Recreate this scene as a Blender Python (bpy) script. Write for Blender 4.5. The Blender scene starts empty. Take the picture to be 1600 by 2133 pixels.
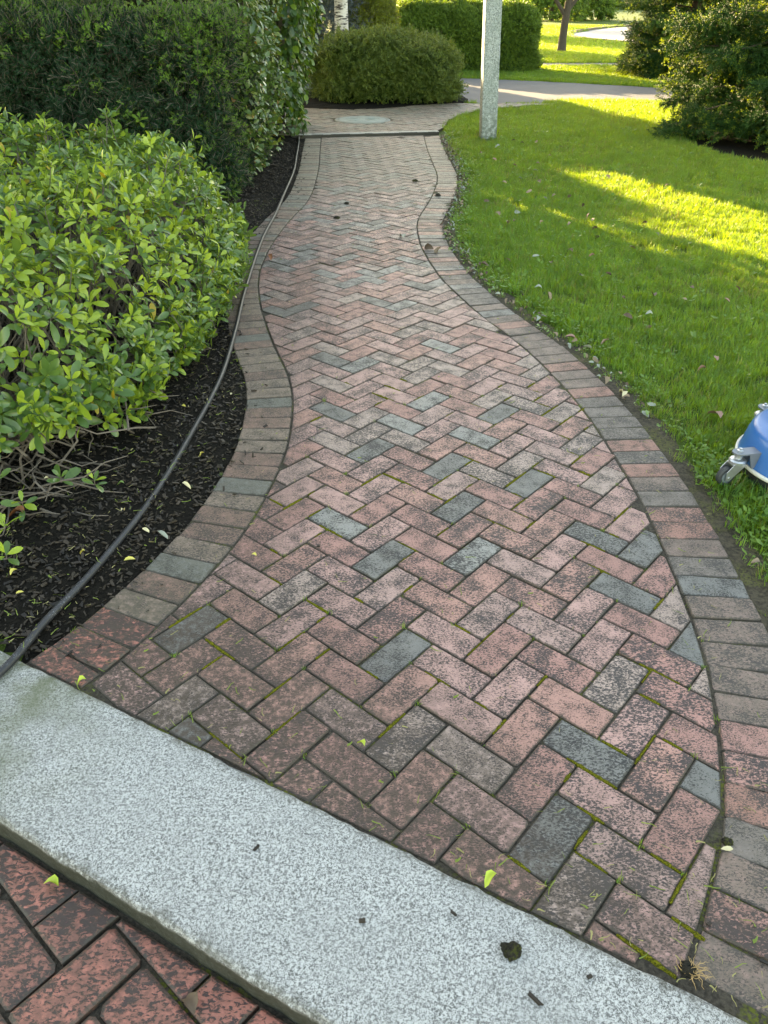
import bpy, bmesh, math, random
import numpy as np
from mathutils import Vector, Matrix, Euler, noise
random.seed(7)
rng = np.random.default_rng(7)
scn = bpy.context.scene
COL = scn.collection
R = math.radians

# ------------------------------------------------------------------ camera, sky, sun, exposure
CAM_H, PITCH, ROLL = 1.5, 0.5901160, 0.0078713
cam = bpy.data.cameras.new("camera")
cam_o = bpy.data.objects.new("camera", cam)
COL.objects.link(cam_o)
fw = Vector((0, math.cos(PITCH), -math.sin(PITCH)))
rt0 = Vector((1, 0, 0))
up0 = rt0.cross(fw)
rt = rt0 * math.cos(ROLL) + up0 * math.sin(ROLL)
up = up0 * math.cos(ROLL) - rt0 * math.sin(ROLL)
cam_o.matrix_world = Matrix(((rt.x, up.x, -fw.x, 0), (rt.y, up.y, -fw.y, 0), (rt.z, up.z, -fw.z, CAM_H), (0, 0, 0, 1)))
cam.sensor_fit = 'HORIZONTAL'
cam.sensor_width = 36.0
cam.lens = 36.0
cam.clip_start = 0.05
cam.clip_end = 1500
scn.camera = cam_o

SUN_AZ, SUN_EL = R(-26.8), R(14)
world = bpy.data.worlds.new("World")
scn.world = world
world.use_nodes = True
wn = world.node_tree
sky_n = wn.nodes.new('ShaderNodeTexSky')
sky_n.sky_type = 'NISHITA'
sky_n.sun_disc = False
sky_n.sun_elevation = SUN_EL
sky_n.sun_rotation = SUN_AZ
sky_n.air_density = 1.0
sky_n.dust_density = 1.0
wn.links.new(sky_n.outputs[0], wn.nodes['Background'].inputs[0])
wn.nodes['Background'].inputs[1].default_value = 0.15
sun = bpy.data.lights.new("sun", 'SUN')
sun.energy = 5.0
sun.angle = R(0.5)
sun.color = (1.0, 0.87, 0.66)
sun_o = bpy.data.objects.new("sun", sun)
COL.objects.link(sun_o)
SDIR = Vector((math.sin(SUN_AZ) * math.cos(SUN_EL), math.cos(SUN_AZ) * math.cos(SUN_EL), math.sin(SUN_EL)))
sun_o.rotation_euler = (-SDIR).to_track_quat('-Z', 'Y').to_euler()
sun_o.location = (-20, 30, 20)
scn.view_settings.view_transform = 'Standard'
scn.view_settings.look = 'None'
scn.view_settings.gamma = 1.0
scn.view_settings.use_curve_mapping = False
scn.view_settings.exposure = 2.92
scn.view_settings.use_white_balance = True
scn.view_settings.white_balance_temperature = 9800
scn.view_settings.white_balance_tint = 10
scn.cycles.max_bounces = 6
scn.cycles.transparent_max_bounces = 4

# ------------------------------------------------------------------ small helpers
def tag(o, label=None, cat=None, group=None, kind=None):
    if label: o['label'] = label
    if cat: o['category'] = cat
    if group: o['group'] = group
    if kind: o['kind'] = kind
    return o

def link(o, parent=None):
    COL.objects.link(o)
    if parent is not None:
        o.parent = parent
        o.matrix_parent_inverse = Matrix.Translation(parent.location).inverted()
    return o

def empty(name, loc, label, cat, group=None):
    o = bpy.data.objects.new(name, None)
    o.location = loc
    o.empty_display_size = 0.1
    COL.objects.link(o)
    return tag(o, label, cat, group)

def raw_mesh(name, verts, faces, mats=(), midx=None, smooth=False):
    me = bpy.data.meshes.new(name)
    me.from_pydata([tuple(v) for v in verts], [], [tuple(f) for f in faces])
    for m in mats: me.materials.append(m)
    if midx is not None: me.polygons.foreach_set('material_index', np.asarray(midx, dtype=np.int32))
    if smooth: me.polygons.foreach_set('use_smooth', np.ones(len(me.polygons), dtype=bool))
    me.update()
    return me

def mesh_obj(name, verts, faces, mats=(), midx=None, parent=None, smooth=False):
    return link(bpy.data.objects.new(name, raw_mesh(name, verts, faces, mats, midx, smooth)), parent)

def bm_obj(name, bm, mat, parent=None, smooth=False):
    me = bpy.data.meshes.new(name)
    bm.to_mesh(me); bm.free()
    for m in (mat if isinstance(mat, (list, tuple)) else [mat]): me.materials.append(m)
    if smooth: me.polygons.foreach_set('use_smooth', np.ones(len(me.polygons), dtype=bool))
    return link(bpy.data.objects.new(name, me), parent)

def fbm(p, oct=3):
    return noise.fractal(Vector(p), 1.0, 2.0, oct)

class Geo:
    """Collects tubes, boxes and so on into one mesh."""
    def __init__(self): self.v = []; self.f = []; self.m = []
    def add(self, vs, fs, mi=0):
        b = len(self.v); self.v += [tuple(q) for q in vs]
        self.f += [tuple(i + b for i in f) for f in fs]; self.m += [mi] * len(fs)
    def tube(self, pts, radii, sides=6, mi=0, cap=True):
        pts = [Vector(p) for p in pts]; vs = []; n = len(pts)
        if not hasattr(radii, '__len__'): radii = [radii] * n
        x = None
        for i, p in enumerate(pts):
            t = (pts[min(i + 1, n - 1)] - pts[max(i - 1, 0)]).normalized()
            if x is None: x = t.orthogonal().normalized()
            x = (x - t * x.dot(t)).normalized(); y = t.cross(x)
            for k in range(sides):
                a = 2 * math.pi * k / sides
                vs.append(p + (x * math.cos(a) + y * math.sin(a)) * radii[i])
        fs = [(i * sides + k, i * sides + (k + 1) % sides, (i + 1) * sides + (k + 1) % sides, (i + 1) * sides + k)
              for i in range(n - 1) for k in range(sides)]
        if cap:
            fs.append(tuple(reversed(range(sides)))); fs.append(tuple((n - 1) * sides + k for k in range(sides)))
        self.add(vs, fs, mi)
    def obj(self, name, mats, parent=None, smooth=False):
        return mesh_obj(name, self.v, self.f, mats if isinstance(mats, (list, tuple)) else [mats], self.m, parent, smooth)

# ------------------------------------------------------------------ node helpers
class NT:
    def __init__(self, name):
        self.mat = bpy.data.materials.new(name); self.mat.use_nodes = True
        self.nt = self.mat.node_tree; self.b = self.nt.nodes['Principled BSDF']; self.out = self.nt.nodes['Material Output']
    def n(self, typ, props=None, **ins):
        nd = self.nt.nodes.new(typ)
        for k, v in (props or {}).items(): setattr(nd, k, v)
        for k, v in ins.items(): self.set(nd, k, v)
        return nd
    def set(self, nd, key, v):
        s = nd.inputs[int(key[1:])] if key[0] == 'i' and key[1:].isdigit() else nd.inputs[key]
        if isinstance(v, bpy.types.NodeSocket): self.nt.links.new(v, s)
        else: s.default_value = v
    def math(self, op, a, b=0.0, clamp=False):
        nd = self.n('ShaderNodeMath', {'operation': op, 'use_clamp': clamp}, i0=a, i1=b); return nd.outputs[0]
    def noise(self, vec, scale, detail=3.0, rough=0.55, dist=0.0):
        nd = self.n('ShaderNodeTexNoise', None, Vector=vec, Scale=scale, Detail=detail, Roughness=rough, Distortion=dist); return nd.outputs[0]
    def ramp(self, x, lo, hi, a=0.0, b=1.0, smooth=True):
        nd = self.n('ShaderNodeMapRange', {'interpolation_type': 'SMOOTHSTEP' if smooth else 'LINEAR'}, Value=x); 
        nd.inputs[1].default_value = lo; nd.inputs[2].default_value = hi; nd.inputs[3].default_value = a; nd.inputs[4].default_value = b
        return nd.outputs[0]
    def mix(self, f, a, b, blend='MIX'):
        nd = self.n('ShaderNodeMix', {'data_type': 'RGBA', 'blend_type': blend})
        self.set(nd, 'i0', f); self.set(nd, 'i6', c4(a)); self.set(nd, 'i7', c4(b)); return nd.outputs[2]
    def pos(self): return self.n('ShaderNodeNewGeometry').outputs['Position']
    def rnd(self): return self.n('ShaderNodeObjectInfo').outputs['Random']
    def attr(self, name): return self.n('ShaderNodeAttribute', {'attribute_name': name}).outputs['Fac']
    def vadd(self, a, b): return self.n('ShaderNodeVectorMath', {'operation': 'ADD'}, i0=a, i1=b).outputs[0]
    def vscale(self, a, s): 
        nd = self.n('ShaderNodeVectorMath', {'operation': 'SCALE'}, i0=a); self.set(nd, 'Scale', s); return nd.outputs[0]
    def comb(self, x, y, z): return self.n('ShaderNodeCombineXYZ', None, X=x, Y=y, Z=z).outputs[0]
    def sep(self, v): return self.n('ShaderNodeSeparateXYZ', None, Vector=v).outputs
    def bump(self, h, strength=0.5, dist=0.002): 
        return self.n('ShaderNodeBump', None, Height=h, Strength=strength, Distance=dist).outputs[0]
    def p(self, **kw):
        for k, v in kw.items():
            k = {'base': 'Base Color', 'rough': 'Roughness', 'metal': 'Metallic', 'normal': 'Normal', 'spec': 'Specular IOR Level', 'coat': 'Coat Weight'}[k]
            self.set(self.b, k, c4(v) if k == 'Base Color' else v)
        return self.mat

def c4(c): return c if isinstance(c, bpy.types.NodeSocket) else (tuple(c) + (1.0,) if len(c) == 3 else c)

def plain(name, col, rough=0.6, metal=0.0, var=0.15, scale=30.0, bump=0.0, spec=0.5, bscale=None):
    t = NT(name); ps = t.pos(); nz = t.noise(ps, scale, 4)
    base = t.mix(nz, tuple(c * (1 - var) for c in col), tuple(min(1, c * (1 + var)) for c in col))
    t.p(base=base, rough=rough, metal=metal, spec=spec)
    if bump: t.p(normal=t.bump(t.noise(ps, bscale or scale * 3, 4), bump, 0.004))
    return t.mat

def leaf_mat(name, a, b, src='obj', rough=0.4, trans=0.35, tcol=None, spec=0.5, hue=None):
    """Leaf: two greens mixed per leaf, glossy top, light coming through."""
    t = NT(name)
    r = t.attr('lv') if src == 'attr' else t.rnd()
    nz = t.noise(t.pos(), 3.0, 2)
    f = t.math('ADD', t.math('MULTIPLY', r, 0.75), t.math('MULTIPLY', t.math('SUBTRACT', nz, 0.4), 0.9), True)
    col = t.mix(f, a, b)
    t.p(base=col, rough=rough, spec=spec)
    tr = t.n('ShaderNodeBsdfTranslucent')
    tc = tcol or tuple(min(1, x * y) for x, y in zip(b, (1.7, 1.5, 0.7)))
    t.set(tr, 'Color', c4(t.mix(f, tuple(x * 0.7 for x in tc), tc)))
    mx = t.n('ShaderNodeMixShader'); mx.inputs[0].default_value = trans
    t.nt.links.new(t.b.outputs[0], mx.inputs[1]); t.nt.links.new(tr.outputs[0], mx.inputs[2])
    t.nt.links.new(mx.outputs[0], t.out.inputs['Surface'])
    return t.mat

# ------------------------------------------------------------------ plan of the place (metres; camera stands at 0, 0)
NS = Vector((0.472, 0.8816))            # across the granite step
DS = Vector((0.8816, -0.472))           # along the granite step
S_FAR, S_NEAR = 0.862, 0.500            # its two long edges, as distances along NS
GA = -0.70499                           # direction of the herringbone
GU = 0.1016                             # brick module
GO = Vector((0.338, 1.8154))
CU = Vector((math.cos(GA), math.sin(GA))); CV = Vector((-math.sin(GA), math.cos(GA)))

def catmull(pts, n):
    pts = [Vector(p) for p in pts]; out = []
    for i in range(len(pts) - 1):
        p0 = pts[max(i - 1, 0)]; p1 = pts[i]; p2 = pts[i + 1]; p3 = pts[min(i + 2, len(pts) - 1)]
        for k in range(n):
            t = k / n
            out.append(0.5 * ((2 * p1) + (p2 - p0) * t + (2 * p0 - 5 * p1 + 4 * p2 - p3) * t * t + (3 * p1 - p0 - 3 * p2 + p3) * t ** 3))
    out.append(pts[-1]); return out

def resample(pts, step):
    out = [pts[0].copy()]; acc = 0.0
    for a, b in zip(pts, pts[1:]):
        L = (b - a).length
        while acc + L >= step:
            k = (step - acc) / L; a = a.lerp(b, k); L = (b - a).length; out.append(a.copy()); acc = 0.0
        acc += L
    return out

def smooth_line(pts, it=2):
    for _ in range(it):
        pts = [pts[0]] + [(pts[i - 1] + pts[i] * 2 + pts[i + 1]) / 4 for i in range(1, len(pts) - 1)] + [pts[-1]]
    return pts

IN_L = [(-0.85, 11.0), (-0.838, 10.74), (-0.775, 9.65), (-0.72, 8.76), (-0.69, 7.73), (-0.705, 7.1), (-0.755, 6.7), (-0.80, 6.3), (-0.838, 5.64), (-0.832, 5.1),
        (-0.788, 4.7), (-0.70, 4.25), (-0.575, 3.77), (-0.486, 3.49), (-0.432, 3.26), (-0.405, 3.05), (-0.393, 2.85), (-0.392, 2.65), (-0.408, 2.47),
        (-0.435, 2.30), (-0.458, 2.17), (-0.49, 2.05), (-0.515, 1.97), (-0.55, 1.87), (-0.584, 1.79), (-0.622, 1.70), (-0.656, 1.63), (-0.692, 1.54), (-0.742, 1.46), (-0.80, 1.38), (-0.86, 1.30)]
IN_R = [(0.49, 11.4), (0.485, 11.05), (0.483, 10.05), (0.505, 9.1), (0.515, 8.36), (0.44, 7.6), (0.335, 6.96), (0.268, 6.6), (0.242, 6.245), (0.254, 5.73), (0.297, 5.36),
        (0.359, 4.95), (0.446, 4.6), (0.529, 4.31), (0.63, 4.03), (0.728, 3.75), (0.81, 3.42), (0.86, 3.16), (0.885, 2.975), (0.901, 2.8), (0.913, 2.61),
        (0.922, 2.48), (0.926, 2.33), (0.926, 2.2), (0.921, 2.04), (0.917, 1.95), (0.912, 1.84), (0.905, 1.72), (0.892, 1.57), (0.872, 1.444), (0.848, 1.345),
        (0.818, 1.225), (0.775, 1.079), (0.73, 0.976), (0.685, 0.90), (0.632, 0.806), (0.58, 0.73), (0.53, 0.66), (0.48, 0.59)]
IN_L = smooth_line(resample(catmull(IN_L, 8), 0.05), 6)
IN_R = smooth_line(resample(catmull(IN_R, 8), 0.05), 6)
def offset(line, d):
    out = []
    for i, p in enumerate(line):
        t = (line[min(i + 1, len(line) - 1)] - line[max(i - 1, 0)]).normalized()
        out.append(p + Vector((t.y, -t.x)) * d)     # lines run towards the camera: positive = to the west (left)
    return out
BW = 0.202
OUT_L, OUT_R = offset(IN_L, BW), offset(IN_R, -BW)
STEP_A, STEP_B = Vector((-1.16, 10.815)), Vector((0.69, 11.24))   # far step, foot of its riser
ST = (STEP_B - STEP_A).normalized(); SN = Vector((-ST.y, ST.x))

def clip_half(poly, nrm, d):
    """keeps the part with nrm.p >= d"""
    out = []
    for i in range(len(poly)):
        a, b = poly[i], poly[(i + 1) % len(poly)]
        da, db = nrm.dot(a) - d, nrm.dot(b) - d
        if da >= 0: out.append(a)
        if (da >= 0) != (db >= 0): out.append(a.lerp(b, da / (da - db)))
    return out

def area(p): return 0.5 * sum(p[i].x * p[(i + 1) % len(p)].y - p[(i + 1) % len(p)].x * p[i].y for i in range(len(p)))
def ccw(p): return p if area(p) > 0 else list(reversed(p))
def clean(p, eps=0.0035):
    out = []
    for q in p:
        if not out or (q - out[-1]).length > eps: out.append(q)
    while len(out) > 2 and (out[0] - out[-1]).length <= eps: out.pop()
    ch = True
    while ch and len(out) > 3:
        ch = False
        for i in range(len(out)):
            a, b, c = out[i - 1], out[i], out[(i + 1) % len(out)]
            e, f = (b - a).normalized(), (c - b).normalized()
            if abs(e.x * f.y - e.y * f.x) < 0.02 or e.dot(f) < -0.97: out.pop(i); ch = True; break
    return out

def inside(poly_np, x, y):
    px, py = poly_np[:, 0], poly_np[:, 1]; qx, qy = np.roll(px, -1), np.roll(py, -1)
    x = np.asarray(x)[:, None]; y = np.asarray(y)[:, None]
    c = ((py > y) != (qy > y)) & (x < (qx - px) * (y - py) / (qy - py + 1e-12) + px)
    return c.sum(1) % 2 == 1
def dist_poly(poly_np, x, y, closed=True):
    a = poly_np; b = np.roll(a, -1, 0)
    if not closed: a, b = a[:-1], b[:-1]
    P = np.stack([x, y], 1)[:, None]; ab = (b - a)[None]; t = np.clip(((P - a) * ab).sum(2) / ((ab ** 2).sum(2) + 1e-12), 0, 1)
    return np.sqrt(((P - a - ab * t[..., None]) ** 2).sum(2)).min(1)
def npoly(p): return np.array([(q[0], q[1]) for q in p])

# ------------------------------------------------------------------ materials for the ground
def soil_mat(name, col, moss=0.0, scale=60, bump=0.8, col2=None):
    t = NT(name); ps = t.pos(); n1 = t.noise(ps, scale, 5, 0.65); n2 = t.noise(ps, 5.0, 3)
    base = t.mix(t.ramp(n1, 0.3, 0.7), tuple(c * 0.5 for c in col), tuple(c * 1.6 for c in (col2 or col)))
    if moss:
        mf = t.math('MULTIPLY', t.ramp(n2, 0.48, 0.62), t.ramp(t.noise(ps, 140, 3), 0.42, 0.6))
        base = t.mix(t.math('MULTIPLY', mf, moss), base, (0.10, 0.115, 0.012))
    t.p(base=base, rough=0.85, spec=0.25, normal=t.bump(n1, bump, 0.006)); return t.mat

M_joint = soil_mat("joint_sand", (0.048, 0.040, 0.030), 0.9, 120)
M_mulch = soil_mat("dark_mulch", (0.010, 0.0085, 0.0065), 0, 90, 1.0)
M_mulch.node_tree.nodes["Principled BSDF"].inputs["Specular IOR Level"].default_value = 0.08
M_soil = soil_mat("lawn_soil", (0.045, 0.075, 0.018), 0, 40, 0.8, (0.04, 0.05, 0.02))

def far_lawn_mat():
    t = NT("lawn_green"); ps = t.pos(); s = t.sep(ps)
    n1 = t.noise(ps, 24, 5, 0.7); n2 = t.noise(ps, 0.5, 3)
    base = t.mix(n1, (0.028, 0.062, 0.008), (0.085, 0.145, 0.020))
    base = t.mix(t.math('MULTIPLY', n2, 0.6), base, (0.10, 0.14, 0.02))
    t.p(base=base, rough=0.8, spec=0.2, normal=t.bump(n1, 1.0, 0.05)); return t.mat
M_lawn = far_lawn_mat()

def asphalt_mat(name, col, scale=120):
    t = NT(name); ps = t.pos(); n1 = t.noise(ps, scale, 4, 0.7); n2 = t.noise(ps, 1.2, 4)
    base = t.mix(n1, tuple(c * 0.7 for c in col), tuple(c * 1.3 for c in col))
    base = t.mix(t.math('MULTIPLY', t.ramp(n2, 0.4, 0.75), 0.35), base, tuple(c * 0.6 for c in col))
    t.p(base=base, rough=0.75, normal=t.bump(n1, 0.5, 0.004)); return t.mat
M_road = asphalt_mat("asphalt", (0.10, 0.10, 0.105))
M_drive = asphalt_mat("pale_gravel", (0.34, 0.31, 0.29), 60)

# ------------------------------------------------------------------ brick materials
def brick_mat(name, col, pit=0.5, grime=(0.0, 0.0, 0.0), gcol=(0.052, 0.034, 0.024), all_grime=0.0, fine=270):
    t = NT(name); ps = t.pos(); rd = t.rnd()
    vec = t.vadd(t.vscale(ps, t.math('ADD', t.math('MULTIPLY', rd, 0.6), 0.7)), t.comb(t.math('MULTIPLY', rd, 5.0), t.math('MULTIPLY', rd, 3.0), 0.0))
    n1 = t.noise(t.n('ShaderNodeVectorMath', {'operation': 'MULTIPLY'}, i0=vec, i1=(0.60, 1.0, 1.0)).outputs[0], fine, 5, 0.66, 0.7)
    n2 = t.noise(vec, 16, 3, 0.5)
    n3 = t.noise(vec, 45, 4, 0.6)
    lift = t.math('ADD', t.math('MULTIPLY', t.math('SUBTRACT', n2, 0.5), 0.40), t.math('MULTIPLY', t.math('SUBTRACT', rd, 0.5), 0.07))
    h = t.math('ADD', n1, lift)
    m = t.ramp(h, pit - 0.065, pit + 0.050)
    face = t.mix(n3, tuple(c * 0.74 for c in col), tuple(min(0.9, c * 1.22) for c in col))
    face = t.mix(t.math('MULTIPLY', rd, 0.35), face, tuple(c * 0.62 for c in col))
    dark = (0.014 + col[0] * 0.06, 0.014 + col[1] * 0.06, 0.016 + col[2] * 0.06)
    base = t.mix(m, dark, face)
    s = t.sep(ps)
    dstep = t.math('SUBTRACT', t.math('ADD', t.math('MULTIPLY', s[0], NS.x), t.math('MULTIPLY', s[1], NS.y)), S_FAR)
    wob = t.math('MULTIPLY', t.math('SUBTRACT', t.noise(ps, 3.2, 4), 0.5), 0.55)
    g1 = t.ramp(t.math('ADD', t.math('ADD', dstep, t.math('MULTIPLY', s[0], 0.32)), wob), 0.72, 0.05)                                   # earth washed up against the step
    g2 = t.math('MULTIPLY', t.ramp(t.math('ADD', s[1], t.math('MULTIPLY', wob, 4.0)), 5.6, 9.2), 0.85)   # unwashed far end
    g3 = t.math('MULTIPLY', t.ramp(t.math('ADD', t.math('ADD', s[0], t.math('MULTIPLY', s[1], 0.02)), t.math('MULTIPLY', wob, 0.5)), -0.12, -0.42), t.ramp(s[1], 7.5, 4.0))   # along the bed
    g1 = t.math('MULTIPLY', g1, t.ramp(dstep, -0.33, -0.30))
    g = t.math('MAXIMUM', t.math('MULTIPLY', g1, 0.95), g2)
    g = t.math('MAXIMUM', g, t.math('MULTIPLY', g3, 0.6))
    g = t.math('MAXIMUM', g, all_grime, True)
    gm = t.math('MULTIPLY', g, t.ramp(t.noise(ps, 60, 4, 0.65), 0.25, 0.62))
    gc = t.mix(t.ramp(s[1], 5.0, 8.5), gcol, (0.20, 0.18, 0.125))
    base = t.mix(gm, base, gc)
    ed = t.ramp(t.math('ADD', t.attr('edge'), t.math('MULTIPLY', t.math('SUBTRACT', t.noise(ps, 55, 4, 0.65), 0.5), 1.7)), 0.50, 0.95)
    base = t.mix(t.math('MULTIPLY', ed, 0.78), base, (0.052, 0.043, 0.031))
    rough = t.math('ADD', t.math('MULTIPLY', m, -0.11), 0.52)
    rough = t.math('ADD', rough, t.math('MULTIPLY', g, 0.1))
    t.p(base=base, rough=rough, spec=0.5, normal=t.bump(t.math('ADD', t.math('MULTIPLY', m, 0.6), n1), 0.55, 0.0022))
    return t.mat
PINK = [brick_mat("brick_pink", (0.49, 0.275, 0.24), 0.49), brick_mat("brick_rose", (0.44, 0.212, 0.178), 0.505), brick_mat("brick_salmon", (0.48, 0.24, 0.195), 0.50)]
MAUVE = [brick_mat("brick_mauve", (0.45, 0.275, 0.24), 0.495), brick_mat("brick_buff", (0.43, 0.305, 0.26), 0.505)]
SLATE = [brick_mat("brick_slate", (0.275, 0.265, 0.245), 0.49), brick_mat("brick_charcoal", (0.18, 0.175, 0.163), 0.49)]
EDGE_L = [brick_mat("edging_olive", (0.30, 0.205, 0.16), 0.48, all_grime=0.55, gcol=(0.085, 0.068, 0.046)), brick_mat("edging_brown", (0.31, 0.165, 0.13), 0.5, all_grime=0.5, gcol=(0.08, 0.06, 0.041)),
          brick_mat("edging_grey", (0.17, 0.17, 0.15), 0.47, all_grime=0.5, gcol=(0.075, 0.068, 0.048))]
EDGE_R = [brick_mat("edging_dusk", (0.29, 0.185, 0.15), 0.50, all_grime=0.5, gcol=(0.105, 0.085, 0.066)), brick_mat("edging_ash", (0.24, 0.19, 0.165), 0.5, all_grime=0.5, gcol=(0.095, 0.08, 0.064)),
          brick_mat("edging_red", (0.42, 0.19, 0.145), 0.50, all_grime=0.25, gcol=(0.10, 0.075, 0.058))]
DEEP = [brick_mat("brick_deep_red", (0.50, 0.17, 0.125), 0.51, all_grime=0.0, fine=120), brick_mat("brick_wet_red", (0.40, 0.14, 0.105), 0.52, all_grime=0.1, fine=130)]
BRICKS = PINK + MAUVE + SLATE

# ------------------------------------------------------------------ brick meshes
def brick_geo(poly, top=0.0, depth=0.03, bev=0.003, drop=0.0035, wob=0.0):
    """a paver from its outline (counter-clockwise): flat face, worn rounded arris, sides, no underside; third value: nearness to the edge"""
    n = len(poly); per = sum((poly[i - 1] - poly[i]).length for i in range(n)); wide = min(0.011, 0.55 * abs(area(poly)) / per)
    def inset(d):
        out = []
        for i in range(n):
            a, b, c = poly[i - 1], poly[i], poly[(i + 1) % n]
            e, f = (b - a).normalized(), (c - b).normalized()
            n1, n2 = Vector((-e.y, e.x)), Vector((-f.y, f.x)); k = n1 + n2
            k = k / max(0.35, k.length_squared) * 2 if k.length > 1e-4 else n1
            if k.length > 2.0: k = k.normalized() * 2.0
            out.append(b + k * d)
        for i in range(n):
            j = (i + 1) % n
            if (out[j] - out[i]).dot(poly[j] - poly[i]) < 0: out[i] = out[j] = (out[i] + out[j]) / 2
        return [q.copy() for q in out]
    in2, ins = inset(wide), inset(bev)
    v = [(q.x, q.y, top) for q in in2] + [(q.x, q.y, top - 0.0006) for q in ins] + [(q.x, q.y, top - drop) for q in poly] + [(q.x, q.y, top - depth) for q in poly]
    f = [tuple(range(n))]
    for k in range(3):
        for i in range(n):
            j = (i + 1) % n; f.append(((k + 1) * n + i, (k + 1) * n + j, k * n + j, k * n + i))
    return v, f, [0.0] * n + [0.7] * n + [1.0] * (2 * n)

def brick_mesh(name, v, f, e, mats=None):
    me = raw_mesh(name, v, f, mats or [PINK[0]])
    at = me.attributes.new('edge', 'FLOAT', 'POINT'); at.data.foreach_set('value', e); return me

def full_outline(L, W, chamf=0.006, r=None):
    pts = []
    for sx, sy, o in ((-1, -1, 0), (1, -1, 1), (1, 1, 0), (-1, 1, 1)):
        c1 = chamf * r.uniform(0.5, 1.5); x, y = sx * L / 2, sy * W / 2
        a, b = Vector((x - sx * c1, y)), Vector((x, y - sy * c1))
        pair = (b, a) if o == 0 else (a, b)
        pts += [p + Vector((r.uniform(-.0016, .0016), r.uniform(-.0016, .0016))) for p in pair]
    return ccw(pts)

r0 = random.Random(3)
def brick_variants(L, W, n, name, chamf=0.005, bev=0.003):
    out = []
    for _ in range(n):
        out.append(brick_mesh(name, *brick_geo(full_outline(L, W, chamf, r0), 0, 0.03, bev, 0.004)))
    return out
FULL = brick_variants(2 * GU - 0.0044, GU - 0.0044, 8, "brick")
SOLD = brick_variants(0.2005, 0.0975, 8, "edging_brick", 0.006, 0.0035)

def place_brick(me, loc, ang, mat, parent, r):
    o = bpy.data.objects.new("brick", me)
    o.location = loc
    o.rotation_euler = (r.gauss(0, 0.008), r.gauss(0, 0.008), ang + r.gauss(0, 0.006))
    link(o, parent)
    o.material_slots[0].link = 'OBJECT'; o.material_slots[0].material = mat
    return o

DARK = [(0.364, 0.985), (0.287, 2.004), (0.001, 1.967), (-0.155, 2.139), (0.036, 1.552), (0.712, 2.109), (0.738, 1.831), (0.068, 2.889), (-0.059, 2.654), (-0.231, 2.987), (0.233, 2.602),
        (0.529, 2.452), (0.18, 3.162), (0.586, 2.979), (0.363, 2.801), (0.518, 3.014), (0.255, 3.796), (0.214, 4.775), (-0.021, 3.997), (-0.268, 3.582), (-0.1, 3.538), (0.088, 3.512),
        (-0.475, 1.275), (0.52, 1.251), (0.743, 1.116), (0.849, 1.58), (-0.617, 4.822), (-0.357, 5.032), (-0.013, 5.148), (-0.152, 5.613), (0.185, 5.379),
        (0.381, 4.799), (0.789, 3.943), (-0.428, 4.375), (-0.65, 5.131), (-0.321, 6.304), (-0.096, 6.468), (-0.02, 6.807), (0.187, 6.993), (-0.553, 5.478), (-0.489, 6.536), (-0.573, 1.632), (0.84, 2.043), (0.246, 2.263)]
GREYISH = [(0.314, 1.726), (0.165, 1.994), (0.03, 1.85)]

def in_view(x, y, z=0.0, m=0.06):
    d = Vector((x, y, z - CAM_H)); w = d.dot(fw)
    if w <= 0.1: return False
    return abs(d.dot(rt) / w) < 0.5 + m and abs(d.dot(up) / w) < 0.6667 + m

def herringbone(region, unit, origin, ang, gap=0.0021, pad=2):
    """yields (cut polygon or None if whole, centre, angle, share) of every paver that meets the region"""
    cu = Vector((math.cos(ang), math.sin(ang))); cv = Vector((-math.sin(ang), math.cos(ang)))
    g = [((p - origin).dot(cu) / unit, (p - origin).dot(cv) / unit) for p in region]
    u0, u1 = math.floor(min(q[0] for q in g)) - pad, math.ceil(max(q[0] for q in g)) + pad
    v0, v1 = math.floor(min(q[1] for q in g)) - pad, math.ceil(max(q[1] for q in g)) + pad
    reg = npoly(region); out = []
    cells = []
    for u in range(u0, u1):
        for v in range(v0, v1):
            k = (u + v) % 4
            if k == 0: cells.append((u, v, 2, 1))
            elif k == 2: cells.append((u, v, 1, 2))
    cx = np.array([u + a / 2 for u, v, a, b in cells]) * unit; cy = np.array([v + b / 2 for u, v, a, b in cells]) * unit
    wx = origin.x + cx * cu.x + cy * cv.x; wy = origin.y + cx * cu.y + cy * cv.y
    ins = inside(reg, wx, wy); ds = np.concatenate([dist_poly(reg, wx[i:i + 2000], wy[i:i + 2000]) for i in range(0, len(wx), 2000)])
    for (u, v, a, b), x, y, i, d in zip(cells, wx, wy, ins, ds):
        c = Vector((float(x), float(y)))
        if i and d > unit * 1.16: out.append((None, c, ang + (0 if a == 2 else math.pi / 2), 1.0)); continue
        if not i and d > unit * 1.16: continue
        poly = [p.copy() for p in region]
        for nrm, half in ((cu, a), (cv, b)):
            h = half * unit / 2 - gap
            poly = clip_half(poly, nrm, nrm.dot(c) - h)
            if poly: poly = clip_half(poly, -nrm, -nrm.dot(c) - h)
            if not poly: break
        if len(poly) < 3: continue
        full = (a * unit - 2 * gap) * (b * unit - 2 * gap)
        sh = abs(area(poly)) / full
        if sh > 0.992: out.append((None, c, ang + (0 if a == 2 else math.pi / 2), 1.0)); continue
        if sh < 0.09: continue
        poly = clean(ccw(poly))
        if len(poly) < 3: continue
        cc = sum(poly, Vector((0, 0))) / len(poly)
        out.append((poly, cc, ang + (0 if a == 2 else math.pi / 2), sh))
    return out

def join_geo(items, name, mats, parent):
    V, F, MI, ED = [], [], [], []
    for v, f, mi, e in items:
        b = len(V); V += v; F += [tuple(i + b for i in q) for q in f]; MI += [mi] * len(f); ED += e
    o = mesh_obj(name, V, F, mats, MI, parent)
    at = o.data.attributes.new('edge', 'FLOAT', 'POINT'); at.data.foreach_set('value', ED); return o

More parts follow.
